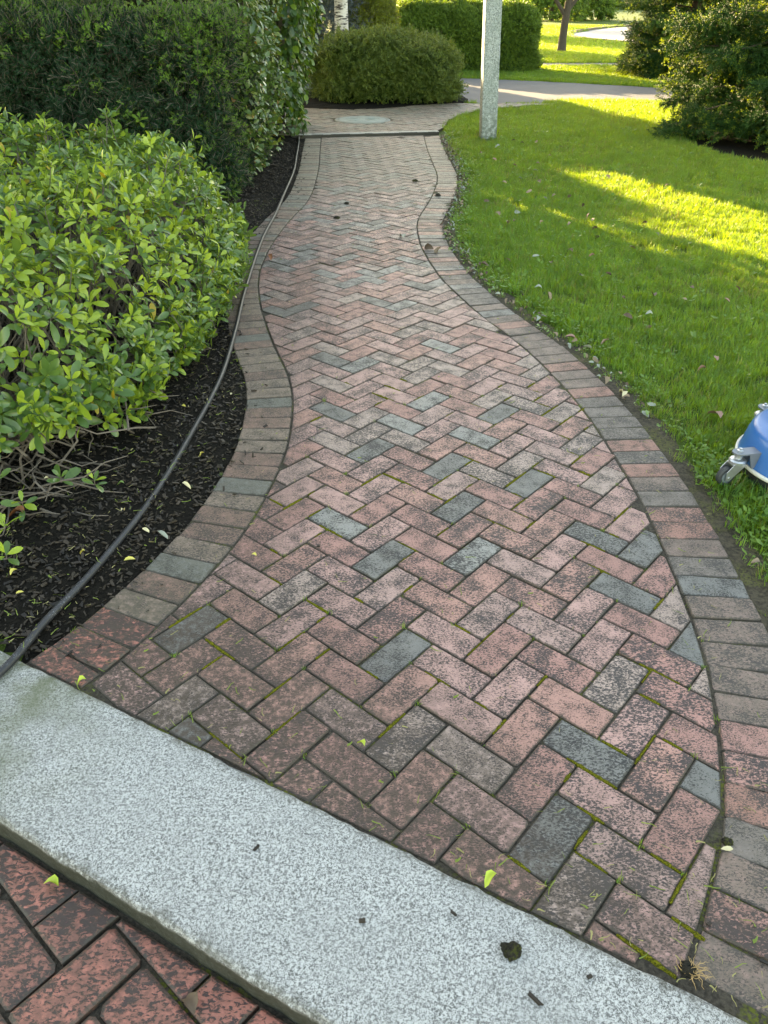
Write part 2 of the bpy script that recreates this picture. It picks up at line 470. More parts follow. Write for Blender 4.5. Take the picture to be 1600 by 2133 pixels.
def sheet(name, poly, z, mat, parent=None, kind='structure', label=None, cat=None):
    bm = bmesh.new(); vs = [bm.verts.new((p[0], p[1], z)) for p in poly]; f = bm.faces.new(vs)
    if f.normal.z < 0: f.normal_flip()
    bm.normal_update()
    for fc in bm.faces:
        if fc.normal.z < 0: fc.normal_flip()
    bmesh.ops.triangulate(bm, faces=bm.faces[:], ngon_method='EAR_CLIP')
    o = bm_obj(name, bm, mat, parent)
    return tag(o, label, cat, None, kind)

# ------------------------------------------------------------------ ground: lawn, landing ground, bed, road
def line_pts(lo, hi, n=2): return None
A = Vector((NS.x, NS.y)) * 0.68
lawn_poly = [A - DS * 500, A + DS * 500, A + DS * 500 + NS * 900, A - DS * 500 + NS * 900]
sheet("lawn", lawn_poly, -0.014, M_lawn, label="clipped green lawn running from the path to the far trees", cat="lawn")
low = [A - DS * 60, A + DS * 60, A + DS * 60 - NS * 60, A - DS * 60 - NS * 60]
sheet("lower_ground", low, -0.085, M_joint, label="dark earth and sand under the lower brick landing", cat="ground")
soil_edge = []
near_lawn = [p for p in OUT_R if p.y < 11.3 and NS.dot(p) > 0.6]
soil_strip = [p.copy() for p in near_lawn] + [p + Vector((0.11 + 0.05 * fbm((p.x * 3, p.y * 3, 0)), 0.02)) for p in reversed(near_lawn)]
sheet("soil_strip", soil_strip, -0.0095, soil_mat("edge_soil", (0.055, 0.045, 0.030), 0.5, 70), label="narrow bare soil strip between brick edging and lawn", cat="soil")

def cut_step(poly, d): return clip_half(poly, Vector((NS.x, NS.y)), d)
def cut_far(poly, d=0.0): return clip_half(poly, -SN, -(SN.dot(STEP_A)) + d)

bed_pts = [p for p in OUT_L if p.y < 11.2] 
bed_poly = cut_step(bed_pts + [Vector((-1.6, 0.6)), Vector((-7.5, 3.6)), Vector((-7.5, 11.9)), Vector((-1.25, 11.9))], 0.70)
bed_np = npoly(bed_poly)
# the mulch bed is a gently lumpy sheet
bm = bmesh.new()
gx = np.arange(-5.0, -0.40, 0.06); gy = np.arange(0.9, 11.9, 0.06)
XX, YY = np.meshgrid(gx, gy); ins = inside(bed_np, XX.ravel(), YY.ravel()).reshape(XX.shape)
dd = dist_poly(npoly(bed_pts), XX.ravel(), YY.ravel(), False).reshape(XX.shape)
vid = {}
for j in range(len(gy)):
    for i in range(len(gx)):
        e = min(1, dd[j, i] / 0.25) if ins[j, i] else 0
        k_ = NS.x * gx[i] + NS.y * gy[j] - S_FAR
        vid[j, i] = bm.verts.new((gx[i], gy[j], -0.04 if k_ < -.004 else -0.010 + e * min(1, k_ / .07 + .06) * (0.022 + 0.018 * fbm((gx[i] * 6, gy[j] * 6, 2.0)))))
for j in range(len(gy) - 1):
    for i in range(len(gx) - 1):
        if ins[j, i] or ins[j + 1, i + 1] or ins[j, i + 1] or ins[j + 1, i]:
            bm.faces.new((vid[j, i], vid[j, i + 1], vid[j + 1, i + 1], vid[j + 1, i]))
loose = [v for v in bm.verts if not v.link_faces]
bmesh.ops.delete(bm, geom=loose, context='VERTS')
tag(bm_obj("mulch_bed", bm, M_mulch, smooth=True), "dark mulched planting bed left of the brick path", "planting bed", None, 'structure')

# ------------------------------------------------------------------ the brick path
field = [p for p in offset(IN_L, -0.005)] + [p for p in reversed(offset(IN_R, 0.005))]
field = cut_far(cut_step(field, S_FAR + 0.006), 0.004)
bedf = cut_far(cut_step(IN_L + list(reversed(IN_R)), 0.70), -0.05)
path_o = sheet("brick_path", bedf, -0.0055, M_joint, label="winding herringbone brick path with pale washed bricks", cat="brick path")
rb = random.Random(11)
def pick_brick(c):
    for d in DARK:
        if (c - Vector(d)).length < 0.058: return SLATE[1] if c.y < 1.7 or rb.random() < 0.3 else SLATE[0]
    for d in GREYISH:
        if (c - Vector(d)).length < 0.058: return MAUVE[0]
    q = rb.random()
    if c.y > 4.3 and q < 0.18: return SLATE[0] if rb.random() < 0.7 else SLATE[1]
    q = rb.random()
    if q < (0.30 if c.y > 2.4 else 0.14): return rb.choice(MAUVE)
    return rb.choices(PINK, (0.4, 0.35, 0.25))[0]
pieces = herringbone(field, GU, GO, GA)
pieces.sort(key=lambda t: (not in_view(t[1].x, t[1].y), t[1].length))
rest = []
BM_ALL = BRICKS
for k, (poly, c, ang, sh) in enumerate(pieces):
    mat = pick_brick(c)
    lift = rb.gauss(0, 0.0011) + 0.004 * fbm((c.x * 1.3, c.y * 1.3, 5.0)) 
    if poly is None:
        if k < 300: place_brick(rb.choice(FULL), (c.x, c.y, lift), ang + rb.choice((0, math.pi)), mat, path_o, rb)
        else:
            me = rb.choice(FULL); ca, sa = math.cos(ang), math.sin(ang)
            tx, ty = rb.gauss(0, 0.008), rb.gauss(0, 0.008)
            vs = [(c.x + v.co.x * ca - v.co.y * sa, c.y + v.co.x * sa + v.co.y * ca, v.co.z + lift + tx * v.co.x + ty * v.co.y) for v in me.vertices]
            rest.append((vs, [tuple(p.vertices) for p in me.polygons], BM_ALL.index(mat), [a.value for a in me.attributes['edge'].data]))
    else:
        loc = [p - c for p in poly]
        v, f, e_ = brick_geo(loc)
        if k < 300: place_brick(brick_mesh("cut_brick", v, f, e_), (c.x, c.y, lift), 0, mat, path_o, rb)
        else: rest.append(([(x + c.x, y + c.y, z + lift) for x, y, z in v], f, BM_ALL.index(mat), e_))
tag(join_geo(rest, "herringbone_bricks", BM_ALL, path_o), kind='stuff')

# the soldier-course edgings
def border(line, side, mats, label, weights, cut=True):
    inner = line; outer = offset(line, BW * side)
    poly = ccw(inner + list(reversed(outer)))
    poly = cut_far(cut_step(poly, 0.70), -0.05)
    root = sheet("brick_edging", poly, -0.0055, M_joint, label=label, cat="brick edging")
    mid = offset(line, (BW / 2 + 0.002) * side); pts = resample(mid, GU * 0.99); rr = random.Random(21 + side)
    for i in range(1, len(pts) - 1):
        p = pts[i]
        t = (pts[i + 1] - pts[i - 1]).normalized(); nrm = Vector((t.y, -t.x))
        if NS.dot(p) < S_FAR + 0.02 or SN.dot(p - STEP_A) > -0.02: continue
        if not (-3 < p.x < 3): continue
        ang = math.atan2(nrm.y, nrm.x) + rr.gauss(0, 0.022)
        mat = rr.choices(mats, weights)[0]
        if p.y < 1.72 and p.x < 0: mat = rr.choices(DEEP + [EDGE_L[1]], (0.4, 0.4, 0.2))[0]
        if p.y < 1.25 and p.x > 0 and rr.random() < .6: mat = rr.choice([PINK[1], EDGE_R[2]])
        z = rr.gauss(0, 0.0014) + 0.004 * fbm((p.x * 1.3, p.y * 1.3, 5.0)) - 0.001
        if NS.dot(p) < S_FAR + 0.12 or SN.dot(p - STEP_A) > -0.08:
            ca, sa = math.cos(ang), math.sin(ang); L, W = 0.197, 0.0945
            pl = [Vector((p.x + x * ca - y * sa, p.y + x * sa + y * ca)) for x, y in ((-L / 2, -W / 2), (L / 2, -W / 2), (L / 2, W / 2), (-L / 2, W / 2))]
            pl = clean(ccw(cut_far(cut_step(pl, S_FAR + 0.006), 0.004)))
            if len(pl) < 3 or area(pl) < 0.002: continue
            place_brick(brick_mesh("cut_brick", *brick_geo([q - p for q in pl])), (p.x, p.y, z), 0, mat, root, rr)
        else:
            place_brick(rr.choice(SOLD), (p.x, p.y, z), ang + rr.choice((0, math.pi)), mat, root, rr)
    return root
border(IN_L, 1, EDGE_L + [SLATE[1]], "olive-stained soldier-course brick edging along the mulch bed", (0.5, 0.3, 0.2, 0.06))
border(IN_R, -1, EDGE_R + [SLATE[1]], "grey-stained soldier-course brick edging along the lawn", (0.42, 0.26, 0.26, 0.06))

# ------------------------------------------------------------------ granite
def granite_mat(name, light, dark, algae=0.0):
    t = NT(name); ps = t.pos(); s = t.sep(ps)
    n1 = t.noise(ps, 195, 5, 0.74, 0.6); n2 = t.noise(ps, 460, 2, 0.5); n3 = t.ramp(t.noise(ps, 5, 5, .6), .38, .72)
    f = t.ramp(t.math('ADD', n1, t.math('MULTIPLY', t.math('SUBTRACT', n2, 0.5), 0.35)), 0.38, 0.60)
    base = t.mix(f, dark, light)
    base = t.mix(t.math('MULTIPLY', n3, 0.38), base, tuple(c * 0.52 for c in light))
    base = t.mix(t.math('MULTIPLY', t.ramp(t.noise(ps, 70, 3), .66, .74), 0.5), base, (.07, .07, .065))
    if algae:
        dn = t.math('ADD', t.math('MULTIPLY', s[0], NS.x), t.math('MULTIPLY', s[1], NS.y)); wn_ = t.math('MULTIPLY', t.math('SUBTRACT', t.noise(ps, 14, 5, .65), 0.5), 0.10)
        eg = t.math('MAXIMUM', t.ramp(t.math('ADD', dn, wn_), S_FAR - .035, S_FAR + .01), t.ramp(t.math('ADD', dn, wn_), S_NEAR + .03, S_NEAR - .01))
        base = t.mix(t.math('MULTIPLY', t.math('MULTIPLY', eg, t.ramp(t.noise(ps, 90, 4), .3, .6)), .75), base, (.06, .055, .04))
        al = t.math('ADD', t.math('MULTIPLY', s[0], DS.x), t.math('MULTIPLY', s[1], DS.y))
        w = t.math('MULTIPLY', t.math('SUBTRACT', t.noise(ps, 4, 4), 0.5), 0.5)
        gf = t.ramp(t.math('ADD', al, w), -1.05, -1.5)
        base = t.mix(t.math('MULTIPLY', t.math('MULTIPLY', gf, t.ramp(t.noise(ps, 7, 5, .65), .28, .66)), algae), base, (0.10, 0.11, 0.055))
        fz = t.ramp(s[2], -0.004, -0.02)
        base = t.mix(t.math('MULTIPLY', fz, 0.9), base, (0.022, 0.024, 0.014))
    t.p(base=base, rough=0.62, spec=0.4, normal=t.bump(n1, 0.55, 0.003)); return t.mat
M_gran = granite_mat("granite", (0.50, 0.50, 0.485), (0.085, 0.085, 0.083), 0.8)
M_gran2 = granite_mat("granite_far_step", (0.48, 0.465, 0.42), (0.2, 0.2, 0.18))

def slab(name, org, d, n, L0, L1, w, z1, z0, mat, seg=0.03, rough=0.0016):
    """a rough-edged stone slab: d along, n across, from the near edge at org to org + n*w"""
    prof = [(0.004, z0), (0.001, (z0 + z1) / 2), (0.000, z1 - 0.010), (0.004, z1 - 0.003), (0.010, z1), (w * 0.33, z1), (w * 0.66, z1), (w - 0.010, z1), (w - 0.004, z1 - 0.003), (w, z1 - 0.010), (w, z0)]
    ns = int((L1 - L0) / seg) + 1; V = []; F = []; q = random.Random(5)
    for i in range(ns + 1):
        l = L0 + (L1 - L0) * i / ns
        for j, (a, z) in enumerate(prof):
            e = 1.0 if j in (1, 2, 3, 8, 9) else 0.25
            a2 = a + e * (rough * q.gauss(0, 1) + 0.003 * fbm((l * 9, j * 0.15 + 4 * (j > 5), 1.0)))
            p = org + d * l + n * a2
            V.append((p.x, p.y, z + (0.0012 * fbm((l * 14, a * 14, 3)) if 2 <= j <= 9 else 0)))
    m = len(prof)
    for i in range(ns):
        for j in range(m - 1): F.append((i * m + j, (i + 1) * m + j, (i + 1) * m + j + 1, i * m + j + 1))
    F.append(tuple(reversed(range(m)))); F.append(tuple(ns * m + j for j in range(m)))
    F = [tuple(reversed(f)) for f in F]
    return mesh_obj(name, V, F, [mat], None, None)
NSv, DSv = Vector((NS.x, NS.y)), Vector((DS.x, DS.y))
st = slab("granite_step", NSv * S_NEAR, DSv, NSv, -4.4, 3.2, S_FAR - S_NEAR, 0.004, -0.13, M_gran)
tag(st, "long grey granite step crossing the near end of the brick path", "step")
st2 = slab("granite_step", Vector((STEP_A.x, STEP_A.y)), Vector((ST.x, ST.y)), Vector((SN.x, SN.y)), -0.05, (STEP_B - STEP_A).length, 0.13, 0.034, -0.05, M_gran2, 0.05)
st2.data.materials.append(plain("shaded_riser", (.035, .033, .026), .8, 0, .3, 30))  # riser face painted dark: its shade is put into the colour
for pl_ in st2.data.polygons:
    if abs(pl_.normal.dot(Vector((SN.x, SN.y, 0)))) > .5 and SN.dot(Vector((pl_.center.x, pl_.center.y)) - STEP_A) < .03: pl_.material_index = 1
tag(st2, "low pale stone step across the far end of the path", "step")

# ------------------------------------------------------------------ lower landing, near corner
LZ = -0.062
lr = [NSv * (S_NEAR - 0.010) - DSv * 4.0, NSv * (S_NEAR - 0.010) + DSv * 3.0, NSv * (S_NEAR - 1.6) + DSv * 3.0, NSv * (S_NEAR - 1.6) - DSv * 4.0]
land_o = sheet("brick_landing", [NSv * 0.60 - DSv * 4.1, NSv * 0.60 + DSv * 3.1, NSv * (-1.15) + DSv * 3.1, NSv * (-1.15) - DSv * 4.1], LZ - 0.012, M_joint, label="deep red brick landing below the granite step", cat="brick landing")
LU = 0.1135
LA = R(-41)
lcu, lcv = Vector((math.cos(LA), math.sin(LA))), Vector((-math.sin(LA), math.cos(LA)))
LO = Vector((-0.543, 0.828)) - (lcu * 1 + lcv * 3) * LU
LFULL = brick_variants(2 * LU - 0.007, LU - 0.007, 6, "landing_brick", 0.011, 0.007)
rl = random.Random(4)
lp = [t for t in herringbone(lr, LU, LO, LA, 0.0035)]
lp.sort(key=lambda t: (not in_view(t[1].x, t[1].y, LZ), t[1].length))
lrest = []
for k, (poly, c, ang, sh) in enumerate(lp):
    mi = rl.choices((0, 1), (0.65, 0.35))[0]; z = LZ + rl.gauss(0, 0.002)
    if k < 110:
        if poly is None: place_brick(rl.choice(LFULL), (c.x, c.y, z), ang, DEEP[mi], land_o, rl)
        else: place_brick(brick_mesh("cut_brick", *brick_geo([p - c for p in poly], 0, 0.03, 0.005)), (c.x, c.y, z), 0, DEEP[mi], land_o, rl)
    elif poly is None:
        me = rl.choice(LFULL); ca, sa = math.cos(ang), math.sin(ang)
        lrest.append(([(c.x + v.co.x * ca - v.co.y * sa, c.y + v.co.x * sa + v.co.y * ca, v.co.z + z) for v in me.vertices], [tuple(p.vertices) for p in me.polygons], mi, [a.value for a in me.attributes['edge'].data]))
    else:
        v, f, e_ = brick_geo([p - c for p in poly]); lrest.append(([(a + c.x, b + c.y, w + z) for a, b, w in v], f, mi, e_))
tag(join_geo(lrest, "landing_bricks", DEEP, land_o), kind='stuff')

# ------------------------------------------------------------------ upper walk, road, drives
UZ = 0.026
uw = [STEP_A + SN * 0.132, STEP_B + SN * 0.132, Vector((0.78, 11.75)), Vector((0.90, 12.5)), Vector((1.15, 13.22)), Vector((1.48, 13.72)), Vector((1.87, 14.08)), Vector((2.30, 14.37)), Vector((2.95, 14.78)),
      Vector((2.0, 14.66)), Vector((1.15, 14.70)), Vector((0.64, 14.42)), Vector((0.04, 13.9)), Vector((-0.53, 13.6)), Vector((-1.13, 13.72)), Vector((-1.7, 13.9)), Vector((-1.7, 10.9))]
bm = bmesh.new()
vs = [bm.verts.new((p.x, p.y, UZ - 0.008)) for p in uw]; f = bm.faces.new(vs)
ret = bmesh.ops.extrude_face_region(bm, geom=[f])
for g_ in ret['geom']:
    if isinstance(g_, bmesh.types.BMVert): g_.co.z = -0.03
bmesh.ops.recalc_face_normals(bm, faces=bm.faces[:])
bmesh.ops.triangulate(bm, faces=bm.faces[:])
walk_o = tag(bm_obj("upper_walk", bm, M_joint), "upper herringbone brick walk beyond the far step", "brick walk", None, 'structure')
LID = Vector((-0.355, 12.40))
items = []
lid_ring = [LID + Vector((math.cos(a), math.sin(a))) * 0.405 for a in np.linspace(0, 2 * math.pi, 33)[:-1]]
ru = random.Random(8)
UMATS = [MAUVE[0], PINK[1], SLATE[0], EDGE_R[0], MAUVE[1]]
for poly, c, ang, sh in herringbone(ccw(uw), GU, GO, GA + 0.03, 0.004):
    if (c - LID).length < 0.40: continue
    mi = ru.choices(range(5), (0.3, 0.22, 0.1, 0.26, 0.12))[0]; z = UZ + ru.gauss(0, 0.0015) + 0.006 * fbm((c.x, c.y, 1))
    if poly is None:
        me = ru.choice(FULL); ca, sa = math.cos(ang), math.sin(ang)
        items.append(([(c.x + v.co.x * ca - v.co.y * sa, c.y + v.co.x * sa + v.co.y * ca, v.co.z + z) for v in me.vertices], [tuple(p.vertices) for p in me.polygons], mi, [a.value for a in me.attributes['edge'].data]))
    else:
        v, fc, e_ = brick_geo([p - c for p in poly])
        items.append(([(x + c.x, y + c.y, zz + z) for x, y, zz in v], fc, mi, e_))
tag(join_geo(items, "walk_bricks", UMATS, walk_o), kind='stuff')

road = [(-30, 15.3), (-6, 15.2), (0.82, 14.95), (1.89, 14.70), (2.80, 15.06), (3.37, 15.38), (4.20, 15.38), (5.0, 15.07), (7.0, 14.0), (11, 11.0), (20, 2.0), (28, 7.0), (15, 14.2), (9, 16.6),
        (5.82, 17.85), (4.63, 18.59), (3.61, 19.2), (2.51, 19.65), (1.48, 20.0), (-6, 20.3), (-30, 20.3)]
sheet("asphalt_road", road, -0.004, M_road, label="grey asphalt drive crossing beyond the lawn", cat="road")
sheet("asphalt_path", [(-20, 23.7), (3.8, 23.55), (6.4, 24.1), (16, 25.5), (16, 27), (6.7, 25.4), (4.0, 25.05), (-20, 25.0)], -0.004, M_road, label="thin asphalt path crossing the grass behind the road", cat="path")
drv = catmull([(30, 33), (14.5, 33.2), (10.6, 35.6), (9.0, 39.5), (8.75, 43.5), (9.6, 47.5), (11.4, 51.8), (13.2, 56.0), (15.6, 60), (22, 66), (40, 74)], 6)
sheet("gravel_drive", drv + [Vector((60, 60)), Vector((60, 33))], -0.004, M_drive, label="pale curved drive on the far lawn", cat="drive")
edge = Geo()
for a, b in zip(drv[8:-1], drv[9:]):
    n_ = (b - a).normalized(); n_ = Vector((-n_.y, n_.x)); 
    vs = [a, b, b + n_ * 0.22, a + n_ * 0.22]
    edge.add([(p.x, p.y, -0.03) for p in vs] + [(p.x, p.y, 0.10) for p in vs], [(4, 5, 6, 7), (0, 1, 5, 4), (1, 2, 6, 5), (2, 3, 7, 6), (3, 0, 4, 7)])
tag(edge.obj("drive_edging", plain("rusty_edging", (0.10, 0.075, 0.05), 0.8)), "low brown edging along the outer curve of the pale drive", "edging")

# ------------------------------------------------------------------ manhole cover
def disc(geo, c, prof, seg=48, mi=0):
    V = []; F = []
    for r_, z in prof:
        for k in range(seg): a = 2 * math.pi * k / seg; V.append((c.x + r_ * math.cos(a), c.y + r_ * math.sin(a), z))
    for i in range(len(prof) - 1):
        for k in range(seg): F.append((i * seg + k, i * seg + (k + 1) % seg, (i + 1) * seg + (k + 1) % seg, (i + 1) * seg + k))
    F.append(tuple((len(prof) - 1) * seg + k for k in range(seg))); geo.add(V, F, mi)
mh = empty("manhole_cover", (LID.x, LID.y, UZ), "round weathered grey-green manhole cover in the upper brick walk", "manhole cover")
M_lid = plain("weathered_iron", (0.25, 0.29, 0.265), 0.6, 0, 0.35, 9, 0.5, 0.5, 50)
g_ = Geo(); disc(g_, LID, [(0.405, -0.02), (0.403, UZ + 0.004), (0.395, UZ + 0.008), (0.355, UZ + 0.008), (0.350, UZ - 0.004)]); g_.obj("frame_ring", plain("ring_iron", (0.20, 0.22, 0.20), 0.6, 0, 0.3, 15), mh)
g_ = Geo(); disc(g_, LID, [(0.345, -0.02), (0.345, UZ + 0.005), (0.338, UZ + 0.011), (0.25, UZ + 0.011), (0.247, UZ + 0.006), (0.225, UZ + 0.006), (0.222, UZ + 0.012), (0.06, UZ + 0.013)]); g_.obj("lid", M_lid, mh)
g_ = Geo()
for k in range(12):
    a = k * math.pi / 6
    p, q2 = LID + Vector((math.cos(a), math.sin(a))) * 0.08, LID + Vector((math.cos(a), math.sin(a))) * 0.21
    g_.tube([(p.x, p.y, UZ + 0.013), (q2.x, q2.y, UZ + 0.013)], 0.006, 5)
g_.obj("raised_rib", M_lid, mh)

# ------------------------------------------------------------------ foliage tools
TPL_V = None
def leaf_template(w=0.30, fold=0.10, curl=0.16, tip=0.0, n=3):
    """unit leaf along +Y (length 1), face up; returns verts and faces"""
    prof = {3: ((0.22, 0.72), (0.52, 1.0), (0.82, 0.74)), 4: ((0.16, 0.38), (0.42, 0.86), (0.68, 1.0), (0.90, 0.62))}[n]
    v = [(0, 0, 0)]
    for y, s in prof:
        zc = curl * (0.25 - (y - 0.5) ** 2) 
        v += [(-w * s, y, zc + fold * s), (0, y, zc), (w * s, y, zc + fold * s)]
    v.append((0, 1, curl * (-0.05) - tip))
    f = [(0, 2, 1), (0, 3, 2)]
    for i in range(len(prof) - 1):
        a = 1 + 3 * i; f += [(a, a + 1, a + 4, a + 3), (a + 1, a + 2, a + 5, a + 4)]
    a = 1 + 3 * (len(prof) - 1); e = len(v) - 1
    f += [(a, a + 1, e), (a + 1, a + 2, e)]
    return np.array(v, dtype=float), f

def unit(a): return a / (np.linalg.norm(a, axis=-1, keepdims=True) + 1e-9)
def frames(dirs, nrms):
    y = unit(dirs); z = unit(nrms - y * (nrms * y).sum(1, keepdims=True)); x = np.cross(y, z)
    return np.stack([x, y, z], 2)          # columns
def leaf_cloud(name, base, dirs, nrms, size, mats, midx, parent, tpl):
    tv, tf = tpl; n = len(base); Rm = frames(dirs, nrms)
    V = (np.einsum('nij,kj->nki', Rm, tv) * size[:, None, None] + base[:, None]).reshape(-1, 3)
    k = len(tv); loops = []; tot = []; 
    me = bpy.data.meshes.new(name)
    fl = np.concatenate([np.array(f) for f in tf]); ln = np.array([len(f) for f in tf])
    allv = (fl[None] + (np.arange(n) * k)[:, None]).ravel(); lens = np.tile(ln, n)
    me.vertices.add(len(V)); me.vertices.foreach_set('co', V.ravel())
    me.loops.add(len(allv)); me.loops.foreach_set('vertex_index', allv.astype(np.int32))
    me.polygons.add(len(lens)); me.polygons.foreach_set('loop_start', np.concatenate([[0], np.cumsum(lens)[:-1]]).astype(np.int32))
    me.polygons.foreach_set('loop_total', lens.astype(np.int32))
    for m in mats: me.materials.append(m)
    me.polygons.foreach_set('material_index', np.repeat(np.asarray(midx), len(tf)).astype(np.int32))
    me.polygons.foreach_set('use_smooth', np.ones(len(lens), dtype=bool))
    at = me.attributes.new('lv', 'FLOAT', 'FACE'); at.data.foreach_set('value', np.repeat(rng.random(n), len(tf)).astype(np.float32))
    me.update(calc_edges=True); me.validate()
    o = link(bpy.data.objects.new(name, me), parent); return o

def leaves(base, dirs, nrms, size, mats_attr, mats_obj, midx, parent, tpl, n_single=300, name="leaf"):
    """the 300 leaves that show largest are objects of their own; the rest are one stuff part"""
    d = base - np.array([0, 0, CAM_H]); w = d @ np.array(fw); sx = d @ np.array(rt) / w; sy = d @ np.array(up) / w
    vis = (w > 0.2) & (np.abs(sx) < 0.5) & (np.abs(sy) < 0.667)
    facing = np.abs((unit(nrms) * unit(d)).sum(1))
    score = np.where(vis, size / np.maximum(w, 0.2) * (0.3 + facing), 0)
    order = np.argsort(-score); one = order[:n_single]; rest_ = order[n_single:]
    me = [raw_mesh(name, tpl[0], tpl[1], [m], None, True) for m in mats_obj]
    Rm = frames(dirs[one], nrms[one])
    for i, r_ in zip(one, Rm):
        o = bpy.data.objects.new(name, me[midx[i]]); s = size[i]
        o.matrix_world = Matrix.Translation(Vector(base[i])) @ Matrix(r_.tolist()).to_4x4() @ Matrix.Scale(s, 4)
        COL.objects.link(o); o.parent = parent; o.matrix_parent_inverse = Matrix.Translation(parent.location).inverted()
    o = leaf_cloud("foliage", base[rest_], dirs[rest_], nrms[rest_], size[rest_], mats_attr, midx[rest_], parent, tpl)
    return tag(o, kind='stuff')

def scatter(name, pts, eul, scl, idx, sources, parent=None, kind='stuff', label=None, cat=None):
    """many small copies on given points, as one object"""
    me = bpy.data.meshes.new(name); n = len(pts)
    me.vertices.add(n); me.vertices.foreach_set('co', np.asarray(pts, dtype=np.float32).ravel())
    a = me.attributes.new('rot', 'FLOAT_VECTOR', 'POINT'); a.data.foreach_set('vector', np.asarray(eul, dtype=np.float32).ravel())
    a = me.attributes.new('scl', 'FLOAT', 'POINT'); a.data.foreach_set('value', np.asarray(scl, dtype=np.float32))
    a = me.attributes.new('idx', 'INT', 'POINT'); a.data.foreach_set('value', np.asarray(idx, dtype=np.int32))
    me.update()
    o = link(bpy.data.objects.new(name, me), parent)
    col = bpy.data.collections.new(name + "_kinds")
    for k, s in enumerate(sources):
        so = bpy.data.objects.new("%s_kind_%02d" % (name, k), s); col.objects.link(so)
    g = bpy.data.node_groups.new(name + "_nodes", 'GeometryNodeTree')
    g.interface.new_socket('Geometry', in_out='INPUT', socket_type='NodeSocketGeometry'); g.interface.new_socket('Geometry', in_out='OUTPUT', socket_type='NodeSocketGeometry')
    gi, go = g.nodes.new('NodeGroupInput'), g.nodes.new('NodeGroupOutput')
    ip = g.nodes.new('GeometryNodeInstanceOnPoints'); ci = g.nodes.new('GeometryNodeCollectionInfo')
    ci.inputs['Collection'].default_value = col; ci.inputs['Separate Children'].default_value = True; ci.inputs['Reset Children'].default_value = True
    ip.inputs['Pick Instance'].default_value = True
    def na(nm, tp):
        q = g.nodes.new('GeometryNodeInputNamedAttribute'); q.data_type = tp; q.inputs['Name'].default_value = nm; return q.outputs[0]
    e2r = g.nodes.new('FunctionNodeEulerToRotation')
    g.links.new(gi.outputs[0], ip.inputs['Points']); g.links.new(ci.outputs[0], ip.inputs['Instance'])
    g.links.new(na('idx', 'INT'), ip.inputs['Instance Index']); g.links.new(na('rot', 'FLOAT_VECTOR'), e2r.inputs[0]); g.links.new(e2r.outputs[0], ip.inputs['Rotation'])
    g.links.new(na('scl', 'FLOAT'), ip.inputs['Scale']); g.links.new(ip.outputs[0], go.inputs[0])
    md = o.modifiers.new("spread", 'NODES'); md.node_group = g
    return tag(o, label, cat, None, kind)

def eul_from(dirs, r_=random):
    out = []
    for d in dirs:
        qn = Vector(d).to_track_quat('Z', 'Y'); q2 = qn @ Euler((0, 0, r_.uniform(0, 6.283))).to_quaternion(); out.append(q2.to_euler())
    return np.array([(e.x, e.y, e.z) for e in out])

def sprig(name, stems, per, ln, wd, mats, spread=0.9, flat=False, tipmat=1, seed=1, stem_r=0.0016, droop=0.0, jit=0.25, fold=True):
    """a twig: stems (points lists) set with narrow leaves or needles"""
    q = random.Random(seed); V = []; F = []; MI = []
    for pts in stems:
        pts = [Vector(p) for p in pts]
        L = len(pts) - 1
        for k in range(per):
            t = (k + 0.5) / per; i = min(int(t * L), L - 1); p = pts[i].lerp(pts[i + 1], t * L - i); ax = (pts[i + 1] - pts[i]).normalized()
            e = ax.orthogonal().normalized()
            if flat:
                e = ax.cross(Vector((0.15, 1, 0.1))).normalized(); e = e if k % 2 else -e
                e = (e + Vector((q.gauss(0, .25), q.gauss(0, .25), q.gauss(0, .25)))).normalized()
            else: e = Matrix.Rotation(q.uniform(0, 6.283), 3, ax) @ e
            d = (e * spread + ax * (1 - spread * 0.55) + Vector((q.gauss(0, jit), q.gauss(0, jit), q.gauss(0, jit))) * 0.5 + Vector((0, 0, -droop))).normalized()
            s = ax.cross(d); s = s.normalized() if s.length > 1e-3 else ax.orthogonal().normalized()
            if not flat: s = Matrix.Rotation(q.uniform(-0.9, 0.9), 3, d) @ s
            l = ln * q.uniform(0.75, 1.2) * (0.75 if t > 0.9 else 1); w = wd * q.uniform(0.8, 1.2)
            b = len(V); up_ = s.cross(d) * w * 0.35
            V += [p, p + d * l * 0.5 + s * w * 0.5 + up_, p + d * l, p + d * l * 0.5 - s * w * 0.5 + up_]
            F.append((b, b + 1, b + 2, b + 3)); MI.append(tipmat if (t > 0.62 and len(mats) > 1) else 0)
        if stem_r:
            b = len(V); x = (pts[-1] - pts[0]).orthogonal().normalized() * stem_r; y = (pts[-1] - pts[0]).normalized().cross(x)
            for p in pts: V += [p + x, p - x * 0.5 + y * 0.87, p - x * 0.5 - y * 0.87]
            for i in range(L):
                for j in range(3): F.append((b + 3 * i + j, b + 3 * i + (j + 1) % 3, b + 3 * i + 3 + (j + 1) % 3, b + 3 * i + 3 + j)); MI.append(len(mats) - 1)
    return raw_mesh(name, V, F, mats, MI)

